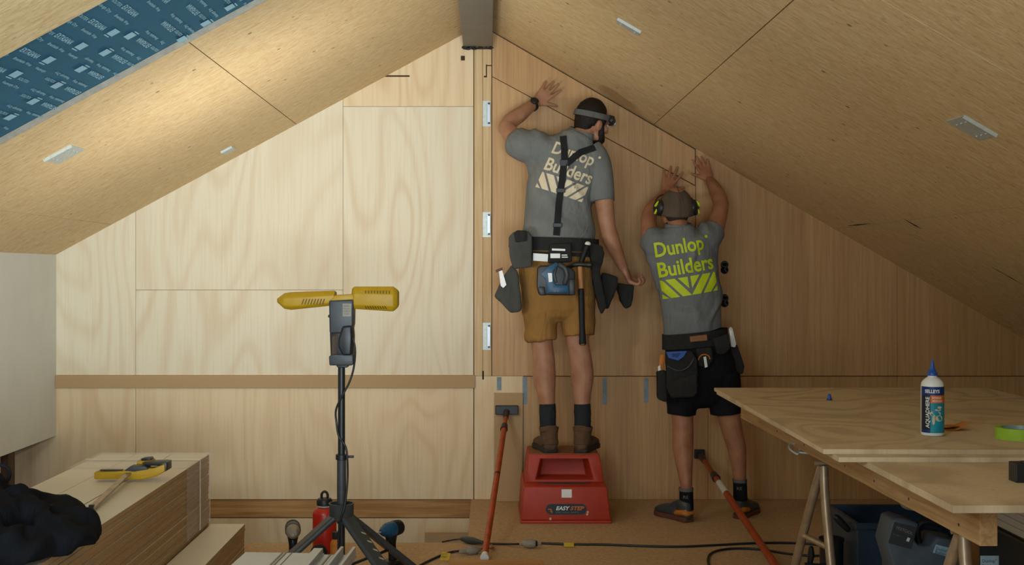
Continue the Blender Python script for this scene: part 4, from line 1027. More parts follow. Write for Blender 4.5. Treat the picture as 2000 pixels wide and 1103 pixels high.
for px in (1765, 1838):
    for dy in (.03, .12):
        m = MB(); x_ = at(px, 0, YE).x; m.cyl((x_-.012, YE+dy, .026), (x_+.012, YE+dy, .026), .026, n=20); m.build('wheel', M['black'], t, smooth=True)
m = MB(); c = atz(1805, 1015, .50); pts = []
m.tube([V(1.40, -2.95, .585), V(1.385, -2.95, .56), V(1.39, -2.95, .535), V(1.43, -2.95, .525), V(1.48, -2.95, .53), V(1.53, -2.95, .528)], .0075); m.tube([V(1.40, -2.95, .585), V(1.40, -2.95, .63)], .006)
tag(m.build('rope_hook', M['rope'], smooth=True), 'pale hooked rope end hanging below the bench above the dust extractor', 'rope')
c = V(1.28, -3.1, 0); t = thing('clear_container', 'clear plastic container with pale cap in front of the dust extractor', 'container', c)
m = MB(); m.lathe(c, (0, 0, 1), [(.08, 0), (.085, .01), (.085, .26), (.07, .30), (.03, .325), (.02, .33)], 28); m.build('container_body', M['clear'], t, smooth=True)
m = MB(); m.lathe(c, (0, 0, 1), [(.022, .33), (.024, .332), (.024, .36), (.02, .364)], 20); m.build('cap', M['sticker'], t, smooth=True)
t = thing('tool_chest', 'black tool case with a pale name sticker under the bench at right', 'tool case', (1.85, -3.2, 0))
m = MB(); m.box(1.66, 2.15, -3.30, -2.9, 0.0, .485); tc = m.build('case_body', M['black_plastic'], t, bevel=.012, seg=3)
m = MB(); m.sweep([(1.78, -3.305, .33), (1.80, -3.335, .36), (1.93, -3.335, .36), (1.95, -3.305, .33)], [.009]*4); m.build('handle', M['black'], t, smooth=True)
q = at(1915, 1085, -3.302); m = MB(); m.box(q.x, q.x+.056, -3.3025, -3.3005, q.z-.05, q.z); st = m.build('sticker', M['sticker'], t)
m = MB(); add_text(m, 'Dunlop°', (q.x+.005, -3.303, q.z-.020), (1, 0, 0), (0, 0, 1), width=.044); add_text(m, 'Builders', (q.x+.005, -3.303, q.z-.036), (1, 0, 0), (0, 0, 1), width=.044); m.build('sticker_text', M['ink'], st)
for k in range(4):
    zz = .4855+k*.0235; m = MB(); m.box(1.67, 2.12, -3.27+.004*(k % 2), -2.95, zz, zz+.0225)
    tag(m.build('foam_board', M['bottle_white'], bevel=.001), ['bottom', 'second lowest', 'second from top', 'topmost'][k]+' white board stacked on the black tool case', 'board', 'white boards on the black tool case')

# ------------------------------------------------------------------ people
def remesh(name, m, voxel, it=4, fac=.6):
    me = m.mesh(name)
    return bake(name, me, [('REMESH', dict(mode='VOXEL', voxel_size=voxel)), ('SMOOTH', dict(factor=fac, iterations=it))])
def fold(me, amp, fx, seed=0, lo=None):
    """cloth folds as relief: sharp-ish ridges of stretched noise"""
    me.update(); NN = [n.vector.copy() for n in me.vertex_normals]
    for v in me.vertices:
        p = v.co; q = Vector((p.x*fx[0]+seed, p.y*fx[1], p.z*fx[2]+p.x*fx[3]))
        r = max(0.0, 1-abs(noise.noise(q))*3.6); r = r*r*(3-2*r); r2 = noise.noise(q*.6+V(3, 7, 1))
        v.co = p+NN[v.index]*amp*(r*max(0.0, min(1.0, .55+r2*1.6))+r2*.3)
def bvh_of(me, z_shift=None): return BVHTree.FromPolygons([v.co.copy() for v in me.vertices], [tuple(p.vertices) for p in me.polygons])
def dress(name, me, mat, parent): 
    bv = bvh_of(me); o = link_mesh(name, me, mat, parent, True, angle=180); return o, bv

def hand(m, wrist, d, side, n, s=1.0, curls=(.15, .12, .15, .2), spread=(.20, .06, -.08, -.24), thumb=.75, tcurl=.2, flat=True):
    """d: wrist to fingers, side: towards the thumb, n: towards the palm side. s scales 1 = 190 mm hand"""
    d = Vector(d).normalized(); side = Vector(side); side = (side-d*side.dot(d)).normalized(); nn = d.cross(side)
    if nn.dot(Vector(n)) < 0: nn = -nn
    w_ = Vector(wrist)
    m.sweep([w_-d*.03*s, w_, w_+d*.035*s, w_+d*.075*s, w_+d*.092*s], [(.027*s, .019*s), (.026*s, .017*s), (.036*s, .016*s), (.041*s, .0135*s), (.037*s, .010*s)], side=side, sub=3)
    # thumb pad
    m.sweep([w_+d*.012*s+side*.014*s, w_+d*.040*s+side*.032*s+nn*.005*s], [.015*s, .014*s], sub=3)
    offs = (.030, .010, -.010, -.029); ln = ((.043, .025, .020), (.047, .029, .021), (.044, .027, .020), (.034, .020, .018)); kn = (.088, .093, .089, .080)
    for i in range(4):
        b = w_+d*(kn[i]-.012)*s+side*offs[i]*s; a = spread[i]; dirv = (d*math.cos(a)+side*math.sin(a)).normalized()
        pts = [b]; ang = 0; p = b
        for j, L in enumerate(ln[i]):
            ang += curls[i]*(.8 if j == 0 else 1.15)
            v = dirv*math.cos(ang)+nn*math.sin(ang); p = p+v*(L+(.012 if j == 0 else 0))*s; pts.append(p)
        m.sweep(pts, [.0098*s, .0094*s, .0084*s, .0068*s], side=side, n=12, sub=3)
    a = thumb; tb = w_+d*.024*s+side*.024*s+nn*.004*s
    d1 = (d*math.cos(a)+side*math.sin(a)).normalized(); d2 = (d*math.cos(a-tcurl)+side*math.sin(a-tcurl)+nn*.12).normalized()
    p1 = tb+d1*.042*s; p2 = p1+d2*.030*s; p3 = p2+d2*.022*s
    m.sweep([tb, p1, p2, p3], [.0135*s, .0112*s, .0100*s, .0078*s], n=12, sub=3)

def frame(f, u):
    f = Vector(f).normalized(); u = Vector(u); u = (u-f*u.dot(f)).normalized(); r = f.cross(u)
    return f, u, r, Matrix((r, f, u)).transposed()          # columns: side, forward, up
def head_shape(m, c, f, u, s=1.0):
    f, u, r, M3 = frame(f, u); c = Vector(c)
    L = lambda a, b_, z: c+r*a*s+f*b_*s+u*z*s
    m.ell(L(0, -.008, .012), (.075*s, .093*s, .098*s), M3)
    m.ell(L(0, .030, -.050), (.060*s, .060*s, .066*s), M3)
    m.ell(L(0, .052, -.092), (.036*s, .034*s, .026*s), M3)           # chin
    for e in (-1, 1):
        m.ell(L(e*.045, .030, -.068), (.022*s, .045*s, .03*s), M3)      # jaw
        m.ell(L(e*.040, .062, -.022), (.022*s, .020*s, .018*s), M3)     # cheek bone
        m.ell(L(e*.024, .080, .018), (.022*s, .012*s, .009*s), M3)      # brow
        m.ell(L(e*.078, -.004, -.020), (.008*s, .020*s, .030*s), M3, n=14, k=8)   # ear
        m.ell(L(e*.083, -.012, -.014), (.006*s, .012*s, .022*s), M3, n=14, k=8)
    m.sweep([L(0, .080, .010), L(0, .092, -.010), L(0, .105, -.030)], [.009*s, .010*s, .012*s], side=r, sub=3)
    m.ell(L(0, .096, -.034), (.017*s, .010*s, .009*s), M3, n=12, k=8)
    m.ell(L(0, .084, -.058), (.022*s, .010*s, .007*s), M3, n=12, k=8)
    return L, M3, f, u, r
def face_parts(L, M3, person, s=1.0):
    for e in (-1, 1):
        m = MB(); m.ell(L(e*.030, .077, -.002), (.012*s, .010*s, .010*s), M3, n=12, k=8); ey = m.build('eye', M['eye'], person, smooth=True)
        m = MB(); m.ell(L(e*.030, .0845, -.002), (.005*s, .004*s, .005*s), M3, n=10, k=6); m.build('iris', M['hair'], ey, smooth=True)
    m = MB(); m.sweep([L(-.022, .083, -.060), L(0, .094, -.058), L(.022, .083, -.060)], [(.004*s, .006*s), (.006*s, .006*s), (.004*s, .006*s)], n=10); m.build('lips', M['lips'], person, smooth=True)

def project(bv, p, off, dirv=V(0, 1, 0)):
    o = Vector(p)-dirv*1.2
    h = bv.ray_cast(o, dirv)
    if h[0] is None: return None
    return h[0]-dirv*off
def printed(bv, build_flat, off, name, mat, parent, org):
    """flat lettering in the x-z plane, finely divided and laid on the cloth"""
    m = MB(); build_flat(m)
    xs = [v.co.x for v in m.bm.verts]; zs = [v.co.z for v in m.bm.verts]
    for ax, lo, hi in ((0, min(xs), max(xs)), (2, min(zs), max(zs))):
        k = lo+.0101
        while k < hi:
            pc = V(0, 0, 0); pc[ax] = k; pn = V(0, 0, 0); pn[ax] = 1
            bmesh.ops.bisect_plane(m.bm, geom=m.bm.verts[:]+m.bm.edges[:]+m.bm.faces[:], plane_co=pc, plane_no=pn, dist=1e-6); k += .0122
    dead = []
    for v in m.bm.verts:
        q = project(bv, v.co, off)
        if q is None: dead.append(v)
        else: v.co = q
    bmesh.ops.delete(m.bm, geom=dead, context='VERTS')
    return m.build(name, mat, parent)
def ribbon(bv, pts, width, off, thick=.0025, taperw=None):
    """strap lying on cloth; pts in x-z"""
    m = MB(); P = [Vector(p) for p in pts]; D = []
    for a, c in zip(P, P[1:]):
        n = max(2, int((c-a).length/.012))
        for k in range(n): D.append(a+(c-a)*k/n)
    D.append(P[-1]); rows = []
    hts = []
    for i, p in enumerate(D):
        d = (D[min(i+1, len(D)-1)]-D[max(i-1, 0)]).normalized(); sd = V(-d.z, 0, d.x)
        ys = []
        for k in range(5):
            q = project(bv, p+sd*width*(k/4-.5), 0)
            ys.append(q.y if q is not None else None)
        g = [y for y in ys if y is not None]
        if not g: hts.append(None); rows.append((p, sd)); continue
        hts.append([(y if y is not None else max(g)) for y in ys]); rows.append((p, sd))
    good = [(r, h) for r, h in zip(rows, hts) if h]
    # smooth along the strap
    H = [h for _, h in good]
    for _ in range(3):
        H = [[sum(H[min(max(i+j, 0), len(H)-1)][k] for j in (-1, 0, 1))/3 for k in range(5)] for i in range(len(H))]
    vs = []
    for (r, _), h in zip(good, H):
        p, sd = r
        vs.append([m.v(V(p.x+sd.x*width*(k/4-.5), h[k]-off, p.z+sd.z*width*(k/4-.5))) for k in range(5)])
    vt = [[m.v(v.co+V(0, -thick, 0)) for v in row] for row in vs]
    for i in range(len(vs)-1):
        for k in range(4):
            m.f([vt[i][k], vt[i][k+1], vt[i+1][k+1], vt[i+1][k]]); m.f([vs[i][k+1], vs[i][k], vs[i+1][k], vs[i+1][k+1]])
        for k in (0, 4): m.f([vs[i][k], vt[i][k], vt[i+1][k], vs[i+1][k]])
    return m
def logo_flat(m, o, r, u, w_, h):
    """the slanted bar emblem under the name"""
    def P(*pts): m.f([m.v(o+r*(a*w_)+u*(c*h)) for a, c in pts])
    for mir in (0, 1):
        g = (lambda q: [(1-a, c) for a, c in q][::-1]) if mir else (lambda q: q)
        P(*g([(0, 0), (.10, 0), (.0, .26)]))
        P(*g([(0, 1), (.035, 1), (.285, 0), (.135, 0), (.0, .46)]))
        P(*g([(.085, 1), (.245, 1), (.50, .0), (.335, .0)]) if not mir else g([(.085, 1), (.245, 1), (.50, .0), (.335, .0)]))
        P(*g([(.30, 1), (.475, 1), (.475, .36)]))
def print_flat(m, o, r, u, wtext):
    o, r, u = Vector(o), Vector(r), Vector(u)
    """o = lower left corner of the emblem"""
    h = wtext*.34
    logo_flat(m, o, r, u, wtext, h)
    add_text(m, 'Builders', o+u*(h+wtext*.065), r, u, width=wtext, height=wtext*.265, offset=.022)
    add_text(m, 'Dunlop', o+u*(h+wtext*.44), r, u, width=wtext*.88, height=wtext*.26, offset=.022)
    c = o+u*(h+wtext*.66)+r*wtext*.955; k_ = 12
    m.f([m.v(c+r*(.028*wtext*math.cos(2*PI*k/k_))+u*(.028*wtext*math.sin(2*PI*k/k_))) for k in range(k_)])

def shoe(name, heel, toe, mats, person, sole_h=.022, high=.07, width=.046, laces=False):
    """heel, toe: points on the ground under the shoe's ends"""
    heel, toe = Vector(heel), Vector(toe); d = (toe-heel); L = d.length; d.normalize(); sd = d.cross(V(0, 0, 1)).normalized(); z = heel.z
    def PT(a, hgt): return V(heel.x+d.x*L*a, heel.y+d.y*L*a, z+hgt)
    m = MB(); outline = []
    prof = [(0.0, .55), (.03, .74), (.12, .80), (.3, .74), (.5, .78), (.68, 1.0), (.82, .98), (.93, .74), (1.0, .30)]
    for a, w_ in prof: outline.append(PT(a, 0)+sd*width*w_)
    for a, w_ in prof[::-1]: outline.append(PT(a, 0)-sd*width*w_)
    m.hexa([p+V(0, 0, .0005) for p in outline], [p+V(0, 0, sole_h) for p in outline]); so = m.build('sole', mats[1], person, bevel=.004, smooth=True)
    m = MB()
    m.sweep([PT(.06, sole_h+.012), PT(.3, sole_h+.016), PT(.55, sole_h+.018), PT(.8, sole_h+.012), PT(.93, sole_h+.006)],
            [(width*.72, .030), (width*.70, .040), (width*.82, .036), (width*.90, .026), (width*.6, .016)], side=sd, sub=4)
    m.sweep([PT(.14, sole_h+.010), PT(.15, high*.6), PT(.17, high)], [(width*.70, .048), (width*.70, .045), (width*.78, .048)], side=sd)
    m.sweep([PT(.17, high), PT(.38, sole_h+.045), PT(.6, sole_h+.025)], [(width*.6, .035), (width*.66, .03), (width*.6, .02)], side=sd)
    me = remesh('upper', m, .0045, 2)
    for v in me.vertices: v.co.z = max(v.co.z, z+sole_h*.6)
    up = link_mesh('upper', me, mats[0], person, True, angle=180)
    return up, so, PT, sd, d

# ---- the taller man on the step stool
ZS = z2+.003                                  # top of the stool tread
def A(px, py, y): return at(px, py, y)
YM_ = -.42
p1 = thing('person', 'man in grey printed t-shirt and tan shorts on red step stool, left hand on wall', 'person', V(A(1092, 0, YM_).x, YM_, ZS))
m = MB()
X = V(1, 0, 0)
# trunk and neck
m.sweep([A(1092, 560, -.42), A(1091, 500, -.42), A(1091, 450, -.42), A(1092, 400, -.41), A(1102, 350, -.40), A(1112, 312, -.40), A(1118, 285, -.41)],
        [(.185, .125), (.178, .115), (.165, .105), (.165, .105), (.175, .11), (.185, .10), (.12, .075)], side=X)
m.sweep([A(1120, 300, -.41), A(1135, 268, -.40), A(1148, 250, -.385)], [.062, .058, .055], side=X)
# left arm up to the wall
m.sweep([A(1050, 290, -.41), A(1025, 282, -.40), A(1003, 268, -.35), A(989, 249, -.28)], [.060, .056, .050, .047])
m.sweep([A(989, 249, -.28), A(998, 236, -.245), A(1015, 224, -.20), A(1032, 211, -.145), A(1045, 203, -.105)], [.046, .046, .043, .034, .027], sub=5)
hand(m, A(1047, 202, -.10), (.68, .28, .68), (.7, 0, -.68), (0, 1, 0), .98, curls=(.03, .02, .03, .04), spread=(.16, .0, -.12, -.30), thumb=.80, tcurl=-.1)
# right arm hanging
m.sweep([A(1165, 305, -.42), A(1174, 340, -.43), A(1180, 390, -.45), A(1186, 440, -.46)], [.060, .056, .052, .043])
m.sweep([A(1186, 440, -.46), A(1194, 468, -.45), A(1205, 495, -.43), A(1217, 522, -.40)], [.043, .045, .037, .027], sub=5)
hand(m, A(1218, 522, -.40), (.38, .25, -.80), (.2, 1, .2), (1, -.15, .35), 1.08, curls=(1.05, 1.1, 1.1, 1.0), spread=(.03, .0, -.03, -.06), thumb=.45, tcurl=.7)
# legs
m.sweep([A(1058, 560, -.42), A(1057, 620, -.42), A(1058, 665, -.425), A(1062, 700, -.42), A(1063, 735, -.41), A(1067, 770, -.42), A(1069, 800, -.425), A(1070, 850, -.43)],
        [(.090, .10), (.075, .08), (.060, .062), (.060, .06), (.0635, .066), (.049, .052), (.040, .045), (.036, .045)], side=X)
m.sweep([A(1128, 560, -.42), A(1128, 620, -.42), A(1128, 665, -.425), A(1134, 700, -.42), A(1137, 735, -.41), A(1137, 770, -.42), A(1137, 800, -.425), A(1137, 850, -.43)],
        [(.090, .10), (.075, .08), (.062, .062), (.061, .06), (.0635, .066), (.049, .052), (.040, .045), (.036, .045)], side=X)
hc1 = A(1158, 237, -.375)
L1, M31, f1, u1, r1 = head_shape(m, hc1, (.82, .50, -.22), (.25, -.06, 1), 1.0)
me = remesh('body', m, .0046, 3, .5)
body1 = link_mesh('body', me, M['skin1'], p1, True, angle=180)
face_parts(L1, M31, p1)
# hair and beard
m = MB(); m.ell(L1(0, -.022, .026), (.0805, .092, .099), M31); m.ell(L1(0, -.055, -.025), (.064, .048, .062), M31)
for e in (-1, 1): m.ell(L1(e*.058, .014, .012), (.024, .030, .038), M31)
me = remesh('hair', m, .006, 2); fold(me, .0022, (60, 60, 60, 0)); link_mesh('hair', me, M['hair'], p1, True, angle=180)
m = MB(); m.ell(L1(0, .046, -.090), (.050, .050, .036), M31); m.ell(L1(0, .056, -.108), (.036, .036, .030), M31)
for e in (-1, 1): m.sweep([L1(e*.070, .022, -.020), L1(e*.066, .030, -.055), L1(e*.048, .050, -.085)], [.012, .018, .024])
me = remesh('beard', m, .005, 2); fold(me, .002, (80, 80, 80, 0), 3); link_mesh('beard', me, M['hair'], p1, True, angle=180)

# t-shirt
m = MB()
m.sweep([A(1090, 478, -.42), A(1091, 455, -.42), A(1090, 420, -.42), A(1092, 380, -.41), A(1100, 345, -.405), A(1112, 315, -.40), A(1117, 296, -.40), A(1124, 281, -.405), A(1133, 264, -.405)],
        [(.190, .130), (.198, .135), (.186, .130), (.182, .128), (.192, .130), (.212, .118), (.190, .100), (.120, .086), (.076, .075)], side=X, round_caps=False, n=28)
m.sweep([A(1072, 300, -.41), A(1045, 290, -.41), A(1025, 284, -.40), A(1010, 276, -.37)], [.090, .088, .084, .078], round_caps=False, n=24)
m.sweep([A(1150, 300, -.41), A(1165, 316, -.42), A(1174, 350, -.43), A(1177, 394, -.445)], [.085, .078, .070, .068], round_caps=False, n=24)
m.sweep([A(1050, 300, -.41), A(1052, 335, -.41), A(1058, 370, -.41)], [.07, .06, .06])
me = remesh('t_shirt', m, .0065, 7)
fold(me, .018, (7, 3, 5, 6), 1.3); 
tee1, bv1 = dress('t_shirt', me, M['tee'], p1)
m = MB(); n_ = 28
rings = []
for k, (px, py, a, b_) in enumerate(((1128, 271, .086, .084), (1133, 262, .076, .076), (1137, 254, .071, .070), (1137, 254, .065, .064), (1133, 262, .070, .069))):
    rings.append(m.ring(A(px, py, -.402), V(.96, 0, -.28), V(0, 1, .25).normalized(), a, b_, n_))
m.skin_rings(rings, False); m.build('collar', M['tee'], tee1, smooth=True)
for nm, c0, ax, rr_ in (('sleeve_hem', A(1009, 275, -.367), (A(1003, 268, -.35)-A(1025, 282, -.40)), .0785),):
    pass
th = math.radians(-18.5); r_, u_ = V(math.cos(th), 0, math.sin(th)), V(-math.sin(th), 0, math.cos(th))
# the emblem leans with the shirt's pull
pr = printed(bv1, lambda m: print_flat(m, at(1046, 364, -.54), r_, (u_+V(.12, 0, 0)).normalized(), .262), .0030, 'back_print', M['cream'], tee1, None)
# braces
Bs = lambda *pp: [at(x, y, -.54) for x, y in pp]
for nm, pts in (('strap', Bs((1101, 263), (1103, 290), (1103, 318))), ('strap', Bs((1164, 286), (1135, 296), (1106, 320))), ('strap', Bs((1102, 314), (1098, 350), (1091, 400), (1086, 460)))):
    ribbon(bv1, pts, .036, .005).build(nm, M['webbing'], tee1, smooth=True)
q = project(bv1, at(1102, 318, -.54), .014); m = MB(); m.box(q.x-.022, q.x+.022, q.y-.001, q.y+.008, q.z-.018, q.z+.018); m.build('strap_joiner', M['black_plastic'], tee1, bevel=.003)
for yy, nm in ((372, 'strap_slider'), (440, 'strap_slider')):
    q = project(bv1, at(1095 if yy < 400 else 1088, yy, -.54), .014); m = MB(); m.box(q.x-.024, q.x+.024, q.y-.001, q.y+.006, q.z-.012, q.z+.012); m.build(nm, M['black_plastic'], tee1, bevel=.003)
# shorts
m = MB()
m.sweep([A(1091, 462, -.42), A(1090, 500, -.42), A(1090, 540, -.42), A(1090, 585, -.42)], [(.190, .128), (.200, .138), (.208, .145), (.195, .13)], side=X, n=28)
m.sweep([A(1055, 560, -.42), A(1055, 610, -.42), A(1057, 640, -.425), A(1058, 664, -.43)], [(.104, .118), (.095, .105), (.086, .094), (.083, .088)], side=X, round_caps=False, n=24)
m.sweep([A(1127, 560, -.42), A(1128, 605, -.42), A(1129, 635, -.425), A(1130, 656, -.43)], [(.104, .118), (.095, .105), (.089, .094), (.086, .088)], side=X, round_caps=False, n=24)
me = remesh('shorts', m, .0065, 5); fold(me, .011, (5, 3, 8, 6), 4.1); shorts1, bvs1 = dress('shorts', me, M['tan'], p1)
# socks and boots
for (ax, ay, hx, tx, e) in ((1069, 790, 1077, 1056, -1), (1137, 790, 1133, 1156, 1)):
    m = MB(); m.sweep([A(ax, 788, -.425), A(ax+.5, 805, -.427), A(ax+1, 832, -.43), A(ax+1, 850, -.43)], [(.045, .049), (.046, .05), (.044, .050), (.042, .05)], side=X, round_caps=False, n=24)
    me = remesh('sock', m, .005, 2); fold(me, .002, (20, 20, 50, 0), e); link_mesh('sock', me, M['sock'], p1, True, angle=180)
    hl = V(at(hx, 0, -.485).x, -.485, ZS); to = V(at(tx, 0, -.225).x+e*.012, -.215, ZS)
    d = (to-hl); L_ = d.length; d.normalize(); sd = d.cross(V(0, 0, 1))
    PT = lambda a, h_: V(hl.x+d.x*L_*a, hl.y+d.y*L_*a, ZS+h_)
    up, so, PT, sd, d = shoe('boot', hl, to, (M['boot'], M['sole']), p1, .026, .10, .052)
    m = MB(); m.sweep([PT(.14, .04), PT(.16, .085), PT(.18, .125), PT(.19, .150)], [(.046, .058), (.046, .054), (.050, .055), (.056, .060)], side=sd, round_caps=False, n=24)
    me = remesh('boot_shaft', m, .005, 3); 
    for v in me.vertices:
        t_ = (Vector((v.co.x, v.co.y, 0))-Vector((hl.x, hl.y, 0))).dot(d)
        if v.co.z > ZS+.12: v.co.z += -.018+.25*abs(t_-.05)
    fold(me, .003, (14, 14, 24, 0), e*2); link_mesh('boot_shaft', me, M['boot'], p1, True, angle=180)
    for k in (-1, 1):
        m = MB(); m.tube([PT(.02, .03)+sd*.020*k, PT(.0, .07)+sd*.018*k, PT(.02, .12)+sd*.022*k], .0022); m.build('boot_seam', M['label_grey'], up, smooth=True)
# watch
wc = A(1041, 206, -.118); fd = (A(1047, 202, -.10)-A(1030, 213, -.15)).normalized()
m = MB(); m.lathe(wc-fd*.011, fd, [(.030, 0), (.0335, .003), (.0335, .019), (.030, .022)], 28); wt = m.build('watch_band', M['black'], p1, smooth=True)
sdv = (V(-.2, -1, .25)-fd*V(-.2, -1, .25).dot(fd)).normalized(); m = MB(); m.lathe(wc+sdv*.030, sdv, [(.022, 0), (.0245, .003), (.0245, .010), (.021, .013)], 28); wf = m.build('watch_case', M['black_plastic'], wt, smooth=True)
m = MB(); m.lathe(wc+sdv*.0433, sdv, [(.019, 0), (.0185, .0008)], 28); m.build('watch_dial', M['dark_metal'], wf, smooth=True)

# head lamp
t = thing('head_lamp', 'black head lamp with grey elastic band on the taller man', 'head lamp', L1(0, .0, .03))
def band_on(L, pts_fn, hgt, name, mat, t, rads, upv):
    m = MB(); n_ = 48; R1, R2, R3, R4 = [], [], [], []
    for k in range(n_):
        a = 2*PI*k/n_; c_, s_ = math.cos(a), math.sin(a); zt = pts_fn(a)
        for lst, rr_, dz in ((R1, 0, -hgt), (R2, .0035, -hgt), (R3, .0035, hgt), (R4, 0, hgt)): lst.append(m.v(L((rads[0]+rr_)*s_, (rads[1]+rr_)*c_+rads[2], zt+dz)))
    for a_, b_ in ((R1, R2), (R2, R3), (R3, R4), (R4, R1)):
        for k in range(n_): m.f([a_[k], a_[(k+1) % n_], b_[(k+1) % n_], b_[k]])
    return m.build(name, mat, t, smooth=True)
band_on(L1, lambda a: .030+.010*math.cos(a), .015, 'elastic_band', M['grey_cloth'], t, (.0845, .106, -.014), u1)
m = MB(); m.sweep([L1(-.012, .098, .035), L1(.012, .098, .035)], [.030, .030], n=20); m.ell(L1(0, .110, .036), (.034, .026, .028), M31); m.build('lamp_housing', M['black_plastic'], t, smooth=True)
m = MB(); m.lathe(L1(.062, .068, .034), r1*.75+f1*.7, [(.020, -.004), (.024, .004), (.022, .016), (.015, .019)], 22); m.build('lamp_knob', M['dark_metal'], t, smooth=True)
m = MB(); m.lathe(L1(0, .128, .030), f1, [(.020, 0), (.022, .004), (.020, .009)], 22); m.build('lens', M['tape_core'], t, smooth=True)

# tool belt of the taller man
def belt_ring(c, ra, rb, h, tilt, name, mat, t, thick=.006):
    m = MB(); n_ = 56; Rr = [[], [], [], []]
    for k in range(n_):
        a = 2*PI*k/n_
        for lst, dr, dz in zip(Rr, (0, thick, thick, 0), (-h, -h, h, h)):
            x = (ra+dr)*math.cos(a); y = (rb+dr)*math.sin(a); lst.append(m.v(V(c.x+x, c.y+y, c.z+dz+x*tilt)))
    for i in range(4):
        for k in range(n_): m.f([Rr[i][k], Rr[i][(k+1) % n_], Rr[(i+1) % 4][(k+1) % n_], Rr[(i+1) % 4][k]])
    return m.build(name, mat, t, smooth=True)
def pouch(pix, y0, y1, name, mat, t, shrink=.12, bev=.010, mouth=True):
    m = MB(); m.slab(pix, y0, y1, shrink)
    me = m.mesh(name); me = bake(name, me, [('BEVEL', dict(width=bev, segments=3, limit_method='ANGLE', angle_limit=.5)), ('REMESH', dict(mode='VOXEL', voxel_size=.006)), ('SMOOTH', dict(factor=.5, iterations=2))])
    fold(me, .0042, (10, 10, 14, 6), pix[0][0]*.13)
    o = link_mesh(name, me, mat, t, True, angle=180)
    return o
t = thing('tool_belt', 'charcoal canvas tool belt with pouches worn over tan shorts', 'tool belt', A(1092, 500, -.42))
belt_ring(A(1091, 478, -.42), .214, .152, .036, -.03, 'waist_belt', M['pouch_dark'], t)
bl = belt_ring(A(1091, 497, -.42), .222, .160, .010, -.03, 'buckle_strap', M['webbing'], t)
pouch([(993, 462), (1003, 452), (1032, 450), (1040, 462), (1040, 522), (1002, 526), (995, 500)], -.62, -.50, 'pouch', M['pouch'], t)
m = MB(); m.slab([(1003, 455), (1010, 449), (1029, 450), (1030, 470), (1007, 474)], -.635, -.60, .1); m.build('pouch_flap', M['pouch_dark'], t, bevel=.006, smooth=True)
pouch([(965, 578), (982, 540), (1000, 515), (1012, 530), (1020, 600), (1018, 608), (998, 612)], -.60, -.44, 'pouch', M['pouch'], t)
pouch([(1150, 470), (1178, 480), (1180, 500), (1172, 530), (1186, 600), (1174, 616), (1160, 560)], -.58, -.45, 'pouch', M['pouch_dark'], t)
pouch([(1176, 532), (1208, 540), (1206, 560), (1188, 605), (1176, 600)], -.52, -.40, 'pouch', M['pouch_dark'], t)
pouch([(1204, 552), (1240, 556), (1234, 598), (1222, 605), (1214, 590)], -.44, -.34, 'pouch', M['pouch_dark'], t)
pouch([(1074, 476), (1116, 474), (1118, 512), (1070, 514)], -.61, -.565, 'tool_holster', M['pouch_dark'], t, .05, .006)
m = MB(); m.slab([(1078, 485), (1104, 486), (1104, 490), (1078, 489)], -.6135, -.610); m.slab([(1075, 495), (1094, 495), (1094, 504), (1075, 504)], -.6135, -.610); m.slab([(1097, 497), (1108, 497), (1108, 499), (1097, 499)], -.6135, -.610); m.slab([(1097, 501), (1109, 501), (1109, 503), (1097, 503)], -.6135, -.610); m.build('white_patch', M['bottle_white'], t)
m = MB(); m.slab([(1041, 494), (1071, 496), (1070, 511), (1041, 509)], -.585, -.579); m.build('back_pad', M['tape_core'] if False else M['bottle_white'], t, bevel=.002)
m = MB(); m.cyl(A(1147, 478, -.62), A(1149, 474, -.63), .011, n=16); m.build('stud_button', M['bottle_white'], t, smooth=True)
o = t
t = thing('pencil', 'pale marking tool with rusty end sticking out of left pouch of taller man', 'marker', A(984, 555, -.585))
m = MB(); m.slab([(974, 527), (980, 525), (989, 556), (983, 562), (978, 558)], -.61, -.603); m.build('blade', M['bottle_white'], t)
m = MB(); m.slab([(968, 527), (981, 522), (982, 527), (969, 532)], -.613, -.600); m.build('tip', M['shoe_sole'], t)
# cordless nailer hanging from belt
t = thing('cordless_nailer', 'blue and black cordless power tool hanging from back of tool belt', 'power tool', A(1086, 577, -.62))
m = MB(); m.slab([(1049, 522), (1056, 518), (1072, 518), (1082, 512), (1098, 512), (1106, 520), (1118, 524), (1124, 532), (1124, 574), (1118, 577), (1052, 576), (1048, 560)], -.68, -.59, .08); m.build('body', M['black_plastic'], t, bevel=.008, seg=3, smooth=True)
m = MB(); m.slab([(1055, 536), (1070, 520), (1086, 512), (1092, 516), (1082, 528), (1082, 550), (1086, 556), (1110, 556), (1112, 572), (1068, 572), (1066, 545)], -.692, -.67, .06); m.build('blue_shell', M['teal'], t, bevel=.004, smooth=True)
m = MB(); m.sweep([A(1094, 518, -.69), A(1104, 525, -.70), A(1107, 540, -.70), A(1103, 552, -.69)], [(.012, .014)]*4, n=14); m.sweep([A(1086, 524, -.685), A(1083, 536, -.69), A(1086, 550, -.69)], [.007]*3); m.build('handle', M['grey_plastic'], t, smooth=True)
m = MB(); m.slab([(1070, 533), (1078, 533), (1079, 550), (1072, 551)], -.6935, -.691); m.build('label', M['bottle_white'], t)
m = MB(); m.slab([(1052, 560), (1064, 560), (1066, 577), (1054, 577)], -.69, -.66, .05); m.slab([(1112, 545), (1124, 545), (1124, 576), (1112, 576)], -.70, -.65, .05); m.build('magazine', M['black_plastic'], t, bevel=.004, smooth=True)
m = MB(); add_text(m, '18 V', at(1080, 570, -.6935), X, V(0, 0, 1), width=.03, height=.010); m.build('lettering', M['label_grey'], t)
